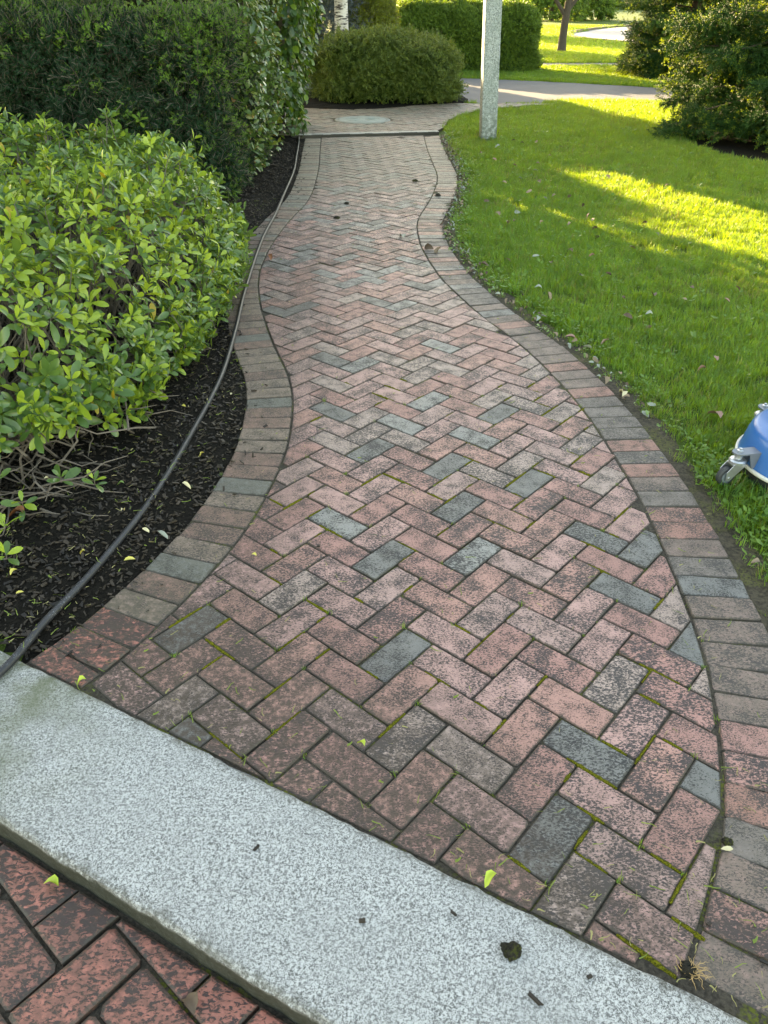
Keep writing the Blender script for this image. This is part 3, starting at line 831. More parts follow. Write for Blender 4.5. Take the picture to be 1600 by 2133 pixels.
def box_shell(n, x0, x1, y0, y1, z0, z1, faces='fblrt', inset=0.10, lump=0.08, seed=0, rnd=0.25):
    """points and outward normals on the faces of a rounded clipped hedge"""
    r_ = np.random.default_rng(seed); ar = {'f': (x1 - x0) * (z1 - z0), 'b': (x1 - x0) * (z1 - z0), 'l': (y1 - y0) * (z1 - z0), 'r': (y1 - y0) * (z1 - z0), 't': (x1 - x0) * (y1 - y0)}
    tot = sum(ar[f] for f in faces); P = []; N = []
    c = np.array([(x0 + x1) / 2, (y0 + y1) / 2, (z0 + z1) / 2])
    for f in faces:
        k = int(n * ar[f] / tot); a, b = r_.random(k), r_.random(k)
        if f in 'fb': p = np.stack([x0 + a * (x1 - x0), np.full(k, y0 if f == 'f' else y1), z0 + b * (z1 - z0)], 1); nn = np.array([0, -1 if f == 'f' else 1, 0.0])
        elif f in 'lr': p = np.stack([np.full(k, x0 if f == 'l' else x1), y0 + a * (y1 - y0), z0 + b * (z1 - z0)], 1); nn = np.array([-1 if f == 'l' else 1, 0, 0.0])
        else: p = np.stack([x0 + a * (x1 - x0), y0 + b * (y1 - y0), np.full(k, z1)], 1); nn = np.array([0, 0, 1.0])
        P.append(p); N.append(np.tile(nn, (k, 1)))
    P = np.concatenate(P); N = np.concatenate(N)
    # round the corners: pull towards an inner box then push out by rnd
    inner0 = np.array([x0 + rnd, y0 + rnd, z0 - 9]); inner1 = np.array([x1 - rnd, y1 - rnd, z1 - rnd])
    Q = np.minimum(np.maximum(P, inner0), inner1); D = unit(P - Q); 
    P2 = Q + D * rnd; N = unit(D * 0.8 + N * 0.2)
    lm = np.array([fbm((p[0] * 2.2, p[1] * 2.2, p[2] * 2.2)) + 0.5 * fbm((p[0] * 6, p[1] * 6, p[2] * 6)) for p in P2])
    P2 = P2 + N * (lm[:, None] * lump) - N * (np.abs(r_.normal(0, 1, len(P2)))[:, None] * inset)
    return P2, N

def core_box(name, x0, x1, y0, y1, z0, z1, mat, parent, lump=0.12):  # lumpy near-black block, painted as the shaded inside of the foliage
    bm = bmesh.new(); bmesh.ops.create_cube(bm, size=1.0)
    bmesh.ops.subdivide_edges(bm, edges=bm.edges[:], cuts=9, use_grid_fill=True)
    for v in bm.verts:
        p = Vector((x0 + (v.co.x + .5) * (x1 - x0), y0 + (v.co.y + .5) * (y1 - y0), z0 + (v.co.z + .5) * (z1 - z0)))
        v.co = p + Vector((fbm((p.x * 3, p.y * 3, p.z * 3)), fbm((p.x * 3 + 9, p.y * 3, p.z * 3)), fbm((p.x * 3, p.y * 3 + 5, p.z * 3)))) * lump
    return bm_obj(name, bm, mat, parent)

# ------------------------------------------------------------------ foliage materials
M_twig = plain("twig_grey", (0.13, 0.105, 0.085), 0.8, 0, 0.35, 40)
M_bark = plain("dark_bark", (0.075, 0.058, 0.045), 0.9, 0, 0.4, 25, 0.8, 0.3, 60)
M_inner = plain("inner_shade", (0.022, 0.020, 0.012), 0.95, 0, 0.5, 30, 0.6, 0.2, 60)  # near-black, the inner shade put into the colour
def pair(name, a, b, **kw): return leaf_mat(name, a, b, 'attr', **kw), leaf_mat(name + "_single", a, b, 'obj', **kw)
SH1 = pair("azalea_leaf", (0.045, 0.115, 0.030), (0.12, 0.205, 0.055), rough=0.22, trans=0.30, tcol=(0.28, 0.42, 0.05))
SH2 = pair("azalea_young_leaf", (0.21, 0.335, 0.04), (0.38, 0.49, 0.06), rough=0.25, trans=0.38, tcol=(0.38, 0.46, 0.05))
SH3 = pair("azalea_yellow_leaf", (0.32, 0.27, 0.03), (0.42, 0.30, 0.04), rough=0.5, trans=0.35)
V1 = pair("vine_leaf", (0.040, 0.090, 0.028), (0.095, 0.160, 0.050), rough=0.24, trans=0.25, tcol=(0.18, 0.28, 0.04))
V1Y = pair("vine_pale_leaf", (0.12, 0.18, 0.04), (0.20, 0.24, 0.06), rough=0.38, trans=0.35)
V1O = pair("vine_tan_leaf", (0.22, 0.13, 0.04), (0.34, 0.20, 0.06), rough=0.6, trans=0.3)
V2 = pair("ivy_leaf", (0.022, 0.062, 0.018), (0.050, 0.115, 0.025), rough=0.36, trans=0.32, tcol=(0.16, 0.30, 0.03))
V2Y = pair("ivy_young_leaf", (0.10, 0.19, 0.025), (0.17, 0.27, 0.035), rough=0.4, trans=0.42)
Y1 = leaf_mat("yew_needle", (0.005, 0.024, 0.009), (0.014, 0.050, 0.018), rough=0.5, trans=0.10, spec=0.2)
Y2 = leaf_mat("yew_tip", (0.055, 0.140, 0.022), (0.14, 0.26, 0.040), rough=0.5, trans=0.25, spec=0.25)
B1 = leaf_mat("barberry_leaf", (0.040, 0.090, 0.016), (0.085, 0.150, 0.028), rough=0.5, trans=0.35, tcol=(0.24, 0.26, 0.04))
B2 = leaf_mat("barberry_bronze_leaf", (0.075, 0.140, 0.024), (0.135, 0.195, 0.036), rough=0.5, trans=0.38, tcol=(0.30, 0.32, 0.05))
H1 = leaf_mat("hedge_leaf", (0.042, 0.100, 0.022), (0.095, 0.175, 0.038), rough=0.45, trans=0.3, spec=0.3, tcol=(0.16, 0.24, 0.04))
H2 = leaf_mat("hedge_tip", (0.085, 0.175, 0.028), (0.16, 0.26, 0.045), rough=0.45, trans=0.4, spec=0.3)
S1 = leaf_mat("spruce_needle", (0.014, 0.050, 0.012), (0.038, 0.105, 0.022), rough=0.5, trans=0.15, spec=0.2)
S2 = leaf_mat("spruce_tip", (0.085, 0.165, 0.022), (0.19, 0.27, 0.045), rough=0.5, trans=0.42, spec=0.2)
L1 = leaf_mat("pale_shrub_leaf", (0.14, 0.20, 0.02), (0.22, 0.27, 0.03), rough=0.5, trans=0.45)
T1 = leaf_mat("tree_leaf", (0.040, 0.075, 0.016), (0.085, 0.130, 0.024), rough=0.45, trans=0.4, tcol=(0.25, 0.34, 0.04))
BS = leaf_mat("blue_spruce_needle", (0.06, 0.09, 0.10), (0.12, 0.17, 0.19), rough=0.5, trans=0.1)
GR1 = leaf_mat("grass_blade", (0.030, 0.125, 0.028), (0.080, 0.235, 0.048), rough=0.42, trans=0.46, tcol=(0.46, 0.62, 0.03), spec=0.4)
GR2 = leaf_mat("grass_dry_blade", (0.15, 0.17, 0.05), (0.26, 0.25, 0.09), rough=0.6, trans=0.3, spec=0.3)
GR3 = leaf_mat("weed_leaf", (0.07, 0.16, 0.02), (0.15, 0.28, 0.035), rough=0.42, trans=0.35)

# ------------------------------------------------------------------ azalea shrub by the path
shrub = empty("azalea_shrub", (-1.6, 3.8, 0), "low spreading broadleaf evergreen shrub with fresh green leaf whorls beside the hose", "shrub")
FP = npoly(catmull([(-3.7, 1.75), (-2.2, 2.0), (-1.62, 2.10), (-1.24, 2.36), (-1.03, 2.75), (-0.92, 3.2), (-0.87, 3.7), (-0.84, 4.2), (-0.86, 4.7), (-0.94, 5.3), (-1.12, 5.9), (-1.6, 6.35), (-2.6, 6.3), (-3.7, 6.3)], 4))
def shrub_top(x, y):
    d = dist_poly(FP, x, y); h = 0.72 * (1 - np.exp(-d / 0.17)) ** 0.8 
    lum = np.array([fbm((a * 1.7, b * 1.7, 0.3)) * 0.17 + fbm((a * 5, b * 5, 4)) * 0.13 for a, b in zip(x, y)])
    return h + lum * np.minimum(1, d / 0.2) + 0.03, d
ns_ = 4900
sx = rng.uniform(-3.6, -0.85, ns_); sy = rng.uniform(1.8, 6.3, ns_); ok = inside(FP, sx, sy); sx, sy = sx[ok], sy[ok]
keep = rng.random(len(sx)) < np.clip(1.25 - 0.12 * (sy - 2), 0.5, 1); sx, sy = sx[keep], sy[keep]
n_top = len(sx); ex = rng.uniform(-2.2, -.75, 9000); ey = rng.uniform(2.0, 6.2, 9000); e_d = dist_poly(FP, ex, ey); ok = inside(FP, ex, ey) & (e_d < .16) & (rng.random(9000) < .55); sx = np.concatenate([sx, ex[ok]]); sy = np.concatenate([sy, ey[ok]])
zt, dd_ = shrub_top(sx, sy)
z_ = zt - np.abs(rng.normal(0, 0.085, len(sx))) * np.where(dd_ < 0.3, 2.2, 1.0)
side_ = np.arange(len(sx)) >= n_top; z_ = np.where(side_, np.where(sy < 2.8, .16, .06) + rng.random(len(sx)) * np.maximum(zt - .1, .1), z_)
low_ = np.where(sy < 2.7, 0.18, 0.07); z_ = np.maximum(z_, low_ + rng.random(len(sx)) * 0.15)
eps = 0.04
gxn = (shrub_top(sx + eps, sy)[0] - zt) / eps; gyn = (shrub_top(sx, sy + eps)[0] - zt) / eps
sn = unit(np.stack([-np.clip(gxn, -2.5, 2.5) * 0.55, -np.clip(gyn, -2.5, 2.5) * 0.55, np.ones(len(sx)) * 0.9], 1) + rng.normal(0, 0.22, (len(sx), 3)))
tips = np.stack([sx, sy, z_], 1)
# four loose low shoots in front of the shrub
lowt = np.array([(-1.207, 2.14, 0.10), (-1.135, 2.30, 0.10), (-1.019, 2.30, 0.09), (-1.16, 1.88, 0.08), (-1.20, 1.99, 0.12), (-1.3, 2.2, 0.16), (-1.35, 2.05, 0.14)])
tips = np.concatenate([tips, lowt]); sn = np.concatenate([sn, np.tile([0.15, -0.25, 1.0], (len(lowt), 1))])
LB, LD, LN, LS, LM = [], [], [], [], []
tips[:-len(lowt), 2] += np.where(rng.random(len(tips) - len(lowt)) < 0.09, rng.uniform(.03, .16, len(tips) - len(lowt)), 0)
for i, (p, a) in enumerate(zip(tips, unit(sn))):
    axv = Vector(a); e1 = axv.orthogonal().normalized(); e2 = axv.cross(e1); n_l = random.randint(5, 8); ph = random.uniform(0, 6.28)
    big = random.uniform(0.8, 1.2); young = random.random() - 0.12 + (0.0 if p[1] < 4.3 else min(.45, (p[1] - 4.3) * .35)) + (0.2 if p[2] < .42 else 0)
    for k in range(n_l):
        an = ph + k * 2.399; lv = k / n_l
        el = 0.15 + 0.95 * lv + random.gauss(0, 0.15)
        d = (e1 * math.cos(an) + e2 * math.sin(an)) * math.cos(el) + axv * math.sin(el)
        nn = axv * math.cos(el) - (e1 * math.cos(an) + e2 * math.sin(an)) * math.sin(el)
        s = 0.070 * big * random.uniform(0.6, 1.22) * (1.0 - 0.35 * lv)
        LB.append(Vector(p) - axv * (0.034 * (1 - lv)) + d * 0.004); LD.append(d + Vector((0, 0, -0.12))); LN.append(nn + Vector((random.gauss(0, .28), random.gauss(0, .28), random.gauss(0, .18)))); LS.append(s)
        y_ = random.random()
        LM.append(2 if y_ < 0.006 else (1 if (lv > 0.45 and young < 0.65) or young < 0.22 else 0))
LB, LD, LN, LS, LM = np.array(LB), np.array(LD), np.array(LN), np.array(LS), np.array(LM)
TP_A = leaf_template(0.20, 0.05, 0.16, 0.0, 4)
leaves(LB, LD, LN, LS, [SH1[0], SH2[0], SH3[0]], [SH1[1], SH2[1], SH3[1]], LM, shrub, TP_A)
st_g = Geo(); rs = random.Random(9)
for i in range(len(tips)):
    if i % 3 and i < len(tips) - 7: continue
    p = Vector(tips[i]); a = Vector(unit(sn)[i])
    root = Vector((p.x * 0.72 - 0.55 + rs.gauss(0, .15), p.y * 0.85 + 0.55 + rs.gauss(0, .15), -0.01)) if p.z > 0.2 else Vector((p.x - rs.uniform(.35, .8), p.y + rs.uniform(.1, .6), 0.0))
    m1 = root.lerp(p, 0.4) + Vector((rs.gauss(0, .05), rs.gauss(0, .05), 0.02 - 0.10 * p.z)); m2 = root.lerp(p, 0.75) + Vector((rs.gauss(0, .03), rs.gauss(0, .03), -0.03))
    m1.z = max(m1.z, 0.015); m2.z = max(m2.z, 0.02)
    st_g.tube([root, m1, m2, p - a * 0.03, p], [0.0055, 0.0045, 0.0032, 0.0022, 0.0012], 4, cap=False)
# bare tangle at the foot of the shrub, in front
for i in range(150):
    b = Vector((rs.uniform(-1.9, -1.15), rs.uniform(2.0, 3.1), 0.0)); an = rs.gauss(-0.9, 0.8); L = rs.uniform(.15, .45)
    if not inside(FP + np.array([0.10, -0.12]), [b.x], [b.y])[0]: continue
    pts = [b + Vector((0, 0, rs.uniform(0.0, 0.10)))]
    for k in range(4):
        an += rs.gauss(0, .35); pts.append(pts[-1] + Vector((math.cos(an), math.sin(an), rs.gauss(0.05, .35))) * L / 4); pts[-1].z = max(0.012, min(0.22, pts[-1].z))
    st_g.tube(pts, [0.004, 0.0035, 0.003, 0.0022, 0.0014], 4, cap=False)
tag(st_g.obj("stems", M_twig, shrub), kind='stuff')

# ------------------------------------------------------------------ clipped yew hedge
yew = empty("yew_hedge", (-3.2, 8.0, 0), "dark clipped yew hedge rising behind the low green shrub", "hedge")
YS = []
for k in range(4):
    q = random.Random(40 + k); stems = [[(0, 0, 0), (q.gauss(0, .01), q.gauss(0, .01), 0.075), (q.gauss(0, .015), 0.01, 0.145)]]
    for j in range(4):
        a = q.uniform(0, 6.28); b0 = Vector((0, 0, 0.02 + 0.022 * j)); d = Vector((math.cos(a) * .8, math.sin(a) * .8, 0.75)).normalized() * q.uniform(.05, .09)
        stems.append([b0, b0 + d * .5, b0 + d])
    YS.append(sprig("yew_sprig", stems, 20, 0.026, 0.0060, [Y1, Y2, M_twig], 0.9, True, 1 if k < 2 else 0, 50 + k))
P, N = box_shell(12500, -4.6, -1.38, 7.2, 9.9, 0.02, 1.33, 'frt', 0.10, 0.19, 3, 0.22)
dirs = unit(N * 0.8 + np.array([0, 0, 0.55]) + rng.normal(0, 0.38, N.shape))
P = P - dirs * 0.05
pf = np.array([fbm((p[0] * 2.2, p[1] * 2.2, p[2] * 2.2 + 5)) for p in P])
pb = np.clip((P[:, 2] - 0.95) / 0.4, 0, 1) * .75 + np.clip((P[:, 0] + 2.3) / .9, 0, 1) * .35 + pf * .5 + .08  # more pale-tipped sprigs high up: light on the top put into the colour
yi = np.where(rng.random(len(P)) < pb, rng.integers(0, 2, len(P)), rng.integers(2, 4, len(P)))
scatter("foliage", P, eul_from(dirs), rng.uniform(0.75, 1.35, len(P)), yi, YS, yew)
core_box("shade_core", -4.5, -1.72, 7.60, 8.6, 0.0, 1.12, M_inner, yew)

# ------------------------------------------------------------------ vine-clad screens along the bed
def vine(root, x0, x1, y0, y1, z1, n, size, wd, mats, wts, lean, seed, tplw, hang):
    P, N = box_shell(n, x0, x1, y0, y1, 0.05, z1, 'frbt', 0.07, 0.16, seed, 0.25)
    r_ = np.random.default_rng(seed)
    P[:, 0] += lean * np.clip(P[:, 2] / 2.0, 0, 1.2) * (N[:, 0] > -0.5)
    keep = r_.random(len(P)) < np.clip(0.55 + P[:, 2] * 0.9, 0, 1); P, N = P[keep], N[keep]
    nr = unit(N * 0.75 + np.array([0, 0, 0.55]) + r_.normal(0, 0.34, N.shape))
    dr = unit(r_.normal(0, 0.6, N.shape) + np.array([0, 0, -hang]) + N * 0.35)
    sz = size * r_.uniform(0.65, 1.2, len(P))
    mi = r_.choice(len(mats), len(P), p=wts)
    leaves(P, dr, nr, sz, [m[0] for m in mats], [m[1] for m in mats], mi, root, leaf_template(tplw, 0.06, 0.18, 0.02))
    core_box("shade_core", x0 + 0.1, x1 - 0.22, y0 + 0.22, y1 - 0.2, 0.0, z1 - 0.25, M_inner, root)
    g = Geo(); q = random.Random(seed)
    for i in range(16):
        y = q.uniform(y0 + .35, y1 - .1); x = x1 - 0.22; pts = [Vector((x - .1, y, 0))]
        while pts[-1].z < z1 - .3:
            pts.append(pts[-1] + Vector((q.gauss(0.0, .04), q.gauss(0, .07), .2))); pts[-1].x = min(max(pts[-1].x, x1 - .36 + lean * pts[-1].z / 2), x1 - .16 + lean * pts[-1].z / 2)
        g.tube(pts, 0.006, 4, cap=False)
    tag(g.obj("stems", M_twig, root), kind='stuff')
va = empty("euonymus_screen", (-1.7, 9.0, 0), "tall screen of glossy mixed green euonymus leaves beside the yew hedge", "climbing shrub")
vine(va, -2.5, -1.26, 7.75, 10.15, 3.3, 9500, 0.076, 0.3, [V1, V1Y, V1O], (0.80, 0.17, 0.03), 0.12, 5, 0.27, 0.25)
vb = empty("ivy_screen", (-1.5, 11.2, 0), "tall darker leafy climber with hanging heart-shaped leaves at the far step", "climbing plant")
vine(vb, -2.6, -1.20, 10.35, 12.2, 3.6, 7000, 0.098, 0.36, [V2, V2Y], (0.86, 0.14), 0.36, 6, 0.36, 0.9)

# ------------------------------------------------------------------ rounded shrub, clipped hedge, pale shrub
def twigs(root, cx, cy, rx, ry, h, n, seed, mat=M_twig, r0_=0.008):
    g = Geo(); q = random.Random(seed)
    for i in range(n):
        a = q.uniform(0, 6.283); k = math.sqrt(q.random()); b = Vector((cx + rx * .55 * k * math.cos(a), cy + ry * .55 * k * math.sin(a), 0))
        e = Vector((cx + rx * .95 * k * math.cos(a), cy + ry * .95 * k * math.sin(a), h * q.uniform(.5, .95)))
        m = b.lerp(e, .5) + Vector((q.gauss(0, .06), q.gauss(0, .06), -0.05))
        g.tube([b, m, e], [r0_, r0_ * .7, r0_ * .3], 4, cap=False)
    return tag(g.obj("stems", mat, root), kind='stuff')
BSP = []
for k in range(4):
    q = random.Random(80 + k); stems = []
    for j in range(3):
        a = q.uniform(0, 6.28); d = Vector((math.cos(a) * .45, math.sin(a) * .45, 1)).normalized() * q.uniform(.16, .26)
        stems.append([(0, 0, 0), d * .5, d + Vector((math.cos(a) * .05, math.sin(a) * .05, -0.02))])
    BSP.append(sprig("barberry_sprig", stems, 20, 0.032, 0.020, [B1, B2, B1], 0.85, False, 1, 90 + k, 0.0018))
barb = empty("barberry_bush", (-0.03, 15.3, 0), "rounded olive-bronze bush on a mulch patch at the end of the walk", "bush")
n_ = 6200
uu = rng.normal(0, 1, (n_, 3)); uu[:, 2] = np.abs(uu[:, 2]) * 0.9 - 0.25; uu = unit(uu)
sup = (np.abs(uu[:, 0]) ** 3.2 + np.abs(uu[:, 1]) ** 3.2 + np.abs(uu[:, 2]) ** 3.2) ** (-1 / 3.2)
lm = np.array([fbm((u[0] * 3, u[1] * 3, u[2] * 3 + 3)) + .8 * fbm((u[0] * 9, u[1] * 9, u[2] * 9 + 3)) for u in uu]) * 0.17 + 1
rad = (sup * lm * (1 - np.abs(rng.normal(0, .08, n_))))[:, None]
P = uu * rad * np.array([1.13, 0.95, 0.66]) + np.array([-0.02, 15.25, 0.28]); N = unit(uu / np.array([1.22, .95, .78]))
kz = P[:, 2] > 0.07; P, N = P[kz], N[kz]
dirs = unit(N + np.array([0, 0, .35]) + rng.normal(0, .4, N.shape)); P = P - dirs * 0.1
scatter("foliage", P, eul_from(dirs), rng.uniform(.75, 1.25, len(P)), rng.integers(0, 4, len(P)), BSP, barb)
twigs(barb, -0.02, 15.25, 1.15, .9, .9, 70, 3)
mul = catmull([(-1.75, 14.0), (-1.13, 13.80), (-0.53, 13.62), (0.04, 13.92), (0.64, 14.40), (1.12, 14.66), (1.40, 15.0), (1.28, 15.9), (0.6, 16.6), (-0.8, 16.7), (-1.9, 16.0)], 4)
bm = bmesh.new(); ctr = bm.verts.new((-0.1, 15.2, 0.075)); ring = [bm.verts.new((p.x, p.y, 0.028 + (0.012 * (i % 2)))) for i, p in enumerate(mul)]; ring2 = [bm.verts.new((p.x, p.y, -0.02)) for p in mul]
for i in range(len(ring)):
    j = (i + 1) % len(ring)
    if ring[i] is ring[j]: continue
    bm.faces.new((ring[i], ring[j], ctr)); bm.faces.new((ring2[i], ring2[j], ring[j], ring[i]))
bmesh.ops.recalc_face_normals(bm, faces=bm.faces[:])
tag(bm_obj("mulch_patch", bm, M_mulch), "dark mulch patch under the rounded bush", "planting bed", None, 'structure')

HSP = []
for k in range(4):
    q = random.Random(120 + k); stems = []
    for j in range(4):
        a = q.uniform(0, 6.28); d = Vector((math.cos(a) * .6, math.sin(a) * .6, 1)).normalized() * q.uniform(.12, .2)
        stems.append([(0, 0, 0), d * .5, d])
    HSP.append(sprig("hedge_sprig", stems, 12, 0.040, 0.024, [H1, H2, H1], 0.85, False, 1, 130 + k, 0.002))
hed = empty("clipped_hedge", (2.0, 22.2, 0), "large clipped green hedge block across the road behind the granite post", "hedge")
P, N = box_shell(8200, 0.05, 3.66, 21.55, 23.2, 0.05, 1.40, 'flrt', 0.08, 0.14, 9, 0.50)
dirs = unit(N + np.array([0, 0, .3]) + rng.normal(0, .4, N.shape)); P -= dirs * 0.1
scatter("foliage", P, eul_from(dirs), rng.uniform(.8, 1.3, len(P)), rng.integers(0, 4, len(P)), HSP, hed)
core_box("shade_core", 0.4, 3.35, 21.85, 22.9, 0.15, 1.15, M_inner, hed)
twigs(hed, 1.9, 22.3, 1.6, .7, 1.0, 40, 5)
LSP = [sprig("pale_sprig", [[(0, 0, 0), (0.01, 0, .1), (.04, 0, .2)], [(0, 0, .03), (.05, .03, .1), (.11, .05, .13)], [(0, 0, .05), (-.05, .03, .12), (-.1, .05, .15)]], 16, 0.035, 0.012, [L1, L1, M_twig], .8, False, 1, 140 + k) for k in range(3)]
pal = empty("pale_green_shrub", (-0.42, 19.3, 0), "bright yellow-green feathery shrub between birch trunk and hedge", "shrub")
uu = unit(rng.normal(0, 1, (2600, 3))); rad = (1 - np.abs(rng.normal(0, .12, 2600)))[:, None]
P = uu * rad * np.array([.46, .5, .95]) + np.array([-.40, 20.7, 0.9]); dirs = unit(uu + np.array([0, 0, -.35]) + rng.normal(0, .4, uu.shape))
scatter("foliage", P, eul_from(dirs), rng.uniform(.9, 1.5, len(P)), rng.integers(0, 3, len(P)), LSP, pal)
twigs(pal, -.42, 20.7, .5, .5, 1.8, 24, 6)

# ------------------------------------------------------------------ spruces on the right
SSP = []
for k in range(5):
    q = random.Random(160 + k); Lm = 0.20
    stems = [[(0, 0, 0), (0, 0.004, Lm * .5), (0, 0, Lm)]]
    for j in range(4):
        sgn = 1 if j % 2 else -1; b0 = Vector((0, 0, 0.03 + .035 * j)); d = Vector((sgn * .8, q.gauss(0, .15), .75)).normalized() * q.uniform(.07, .12)
        stems.append([b0, b0 + d * .5, b0 + d])
    SSP.append(sprig("spruce_sprig", stems, 34, 0.022, 0.0056, [S1, S2, S1], 0.95, False, 1 if k < 2 else 0, 170 + k, 0.0025))
def spruce(root, cx, cy, rad, h, nwh, seed, per=15, z0=0.12, ssc=1.0, cut=1.0):
    q = random.Random(seed); P = []; D = []; g = Geo()
    g.tube([(cx, cy, -.05), (cx + .02, cy, h * .5), (cx, cy, h)], [rad * .09, rad * .06, .02], 9)
    br = Geo()
    for w in range(nwh):
        t = w / (nwh - 1); z = z0 + (h - z0) * t ** 1.1 * 0.97
        L0 = rad * (1 - t) ** 0.75 * (0.82 + .18 * min(1, t * 8)); nb = max(4, int(per * (1 - t * .6)))
        for b in range(nb):
            a = 2 * math.pi * (b + q.random() * .7) / nb + w * .7; L = L0 * q.uniform(.66, 1.16) + .12
            rise = q.uniform(-.02, .22) if t < .3 else .35; pts = []
            for s in range(6):
                u = s / 5; pts.append(Vector((cx + math.cos(a) * L * u, cy + math.sin(a) * L * u, max(.05, z + .15 + L * (rise * u - .30 * u * u + .16 * u ** 3)))))
            br.tube(pts, [.016 * (1 - u * .16) * (L / 1.4 + .3) for u in range(6)], 4, cap=False)
            dr = Vector((math.cos(a), math.sin(a), 0)); sd = Vector((-dr.y, dr.x, 0))
            m = int(L / .031)
            for k in range(m):
                u = .28 + .72 * (k + q.random()) / m; i = min(int(u * 5), 4); p = pts[i].lerp(pts[i + 1], u * 5 - i)
                side = q.choice((-1, 1)); wdt = (1 - u) * .35 + .08
                off = sd * side * q.uniform(0, wdt) * L * .8
                P.append(p + off + Vector((0, 0, -abs(off.length) * .18 + q.gauss(0, .02)))); D.append((dr * q.uniform(.5, 1) + sd * side * q.uniform(.1, .9) + Vector((0, 0, q.uniform(-.65, .2)))).normalized())
    g.obj("trunk", M_bark, root); tag(br.obj("branches", M_bark, root), kind='stuff')
    P = np.array([tuple(p) for p in P]); D = np.array([tuple(d) for d in D])
    scatter("crown", P, eul_from(D), rng.uniform(.85, 1.75, len(P)) * ssc, rng.integers(0, 5, len(P)), SSP, root)
sa = empty("spruce_tree", (5.45, 11.3, 0), "large dark spruce with low drooping branches over a mulch ring", "tree", None)
spruce(sa, 5.45, 11.3, 1.78, 5.2, 24, 31, 17, .12)
sb = empty("spruce_tree", (6.9, 20.6, 0), "sunlit smaller spruce across the road behind the nearer one", "tree", None)
spruce(sb, 6.9, 20.6, 1.5, 4.8, 26, 32, 15, .05)
ringp = catmull([(3.95, 11.35), (3.82, 10.7), (3.88, 10.1), (4.15, 9.35), (4.9, 8.9), (6.0, 8.9), (7.1, 10), (7.2, 11.8), (6.2, 12.9), (4.9, 12.7), (4.2, 12.0), (3.95, 11.35)], 4)[:-1]
sheet("mulch_ring", ringp, -0.006, M_mulch, label="dark mulch ring under the large spruce", cat="planting bed")
sheet("mulch_ring", catmull([(6.0, 19.9), (6.5, 19.3), (7.4, 19.1), (8.3, 19.8), (8.3, 21), (7.2, 21.8), (6.2, 21), (6.0, 19.9)], 4)[:-1], -0.006, plain("brown_mulch", (0.12, 0.07, 0.04), .9, 0, .5, 30), label="brown mulch ring under the spruce across the road", cat="planting bed")

# ------------------------------------------------------------------ birch and other trees
def birch_mat():
    t = NT("birch_bark"); ps = t.pos(); s = t.sep(ps)
    v = t.comb(t.math('MULTIPLY', s[0], 7.0), t.math('MULTIPLY', s[1], 7.0), t.math('MULTIPLY', s[2], 42.0))
    f = t.ramp(t.noise(v, 1.0, 4, .6, .3), .50, .60); f2 = t.ramp(t.noise(ps, 3, 3), .35, .7)
    base = t.mix(f, t.mix(f2, (.62, .58, .52), (.40, .35, .29)), (.055, .045, .04))
    t.p(base=base, rough=.7, normal=t.bump(f, .6, .01)); return t.mat
LCL = []
for k in range(4):
    q = random.Random(200 + k); V = []; F = []
    for j in range(26):
        c = Vector((q.gauss(0, .14), q.gauss(0, .14), q.gauss(0, .11))); d = Vector((q.gauss(0, 1), q.gauss(0, 1), q.gauss(-.3, .7))).normalized(); s = d.orthogonal().normalized(); s = Matrix.Rotation(q.uniform(0, 6.28), 3, d) @ s
        l = q.uniform(.06, .10); b = len(V); V += [c, c + d * l * .5 + s * l * .32, c + d * l, c + d * l * .5 - s * l * .32]; F.append((b, b + 1, b + 2, b + 3))
    LCL.append(raw_mesh("leaf_cluster", V, F, [T1]))
def tree(root, x, y, r_, h, z0, cr, n, seed, bark, forks=(), lean=(0, 0), sc=1.0, crown_off=(0, 0)):
    q = random.Random(seed); g = Geo(); top = h * .75
    pts = [Vector((x + lean[0] * (z / 4), y + lean[1] * (z / 4), z)) + Vector((q.gauss(0, .015), q.gauss(0, .015), 0)) * z for z in (-.05, .08, .4, .9, 1.5, z0, z0 + (top - z0) * .5, top)]
    g.tube(pts, [r_ * 1.5, r_ * 1.2, r_ * 1.02, r_ * .96, r_ * .9, r_ * .8, r_ * .5, r_ * .15], 12)
    trunk_ = g.obj("trunk", bark, root, True)
    lb = Geo(); rr_ = np.random.default_rng(seed); 
    for fz, fa, fl in forks:
        b = Vector((x + lean[0] * fz / 4, y + lean[1] * fz / 4, fz)); d = Vector((math.cos(fa), math.sin(fa), 1.1)).normalized()
        lb.tube([b, b + d * fl * .3 + Vector((0, 0, .05)), b + d * fl * .65, b + d * fl + Vector((0, 0, .1))], [r_ * .55, r_ * .45, r_ * .33, r_ * .15], 8)
    cz = (z0 + h) / 2; C = []
    for k in range(14):
        a = q.uniform(0, 6.28); e = math.sqrt(q.random()); c = Vector((x + crown_off[0] + cr * .75 * e * math.cos(a), y + crown_off[1] + cr * .75 * e * math.sin(a), cz + q.uniform(-.8, .85) * (h - z0) / 2 * math.sqrt(1 - e * e * .7))); C.append(c)
        b = Vector((x, y, z0 + (c.z - z0) * .35)); lb.tube([b, b.lerp(c, .5) + Vector((0, 0, .2)), c], [r_ * .35, r_ * .22, .02], 5)
    lb.obj("branches", bark, root)
    ci = rr_.integers(0, len(C), n); P = np.array([tuple(c) for c in C])[ci] + rr_.normal(0, 1, (n, 3)) * cr * .28 * np.array([1, 1, .7])
    P = P[P[:, 2] > 1.55 * 0 + z0 * .75]
    dirs = unit(rr_.normal(0, 1, P.shape))
    scatter("crown", P, eul_from(dirs), rr_.uniform(.8, 1.6, len(P)) * sc, rr_.integers(0, 4, len(P)), LCL, root)
bi = empty("birch_tree", (-0.92, 18.2, 0), "pale birch trunk with dark bands behind the rounded bush", "tree")
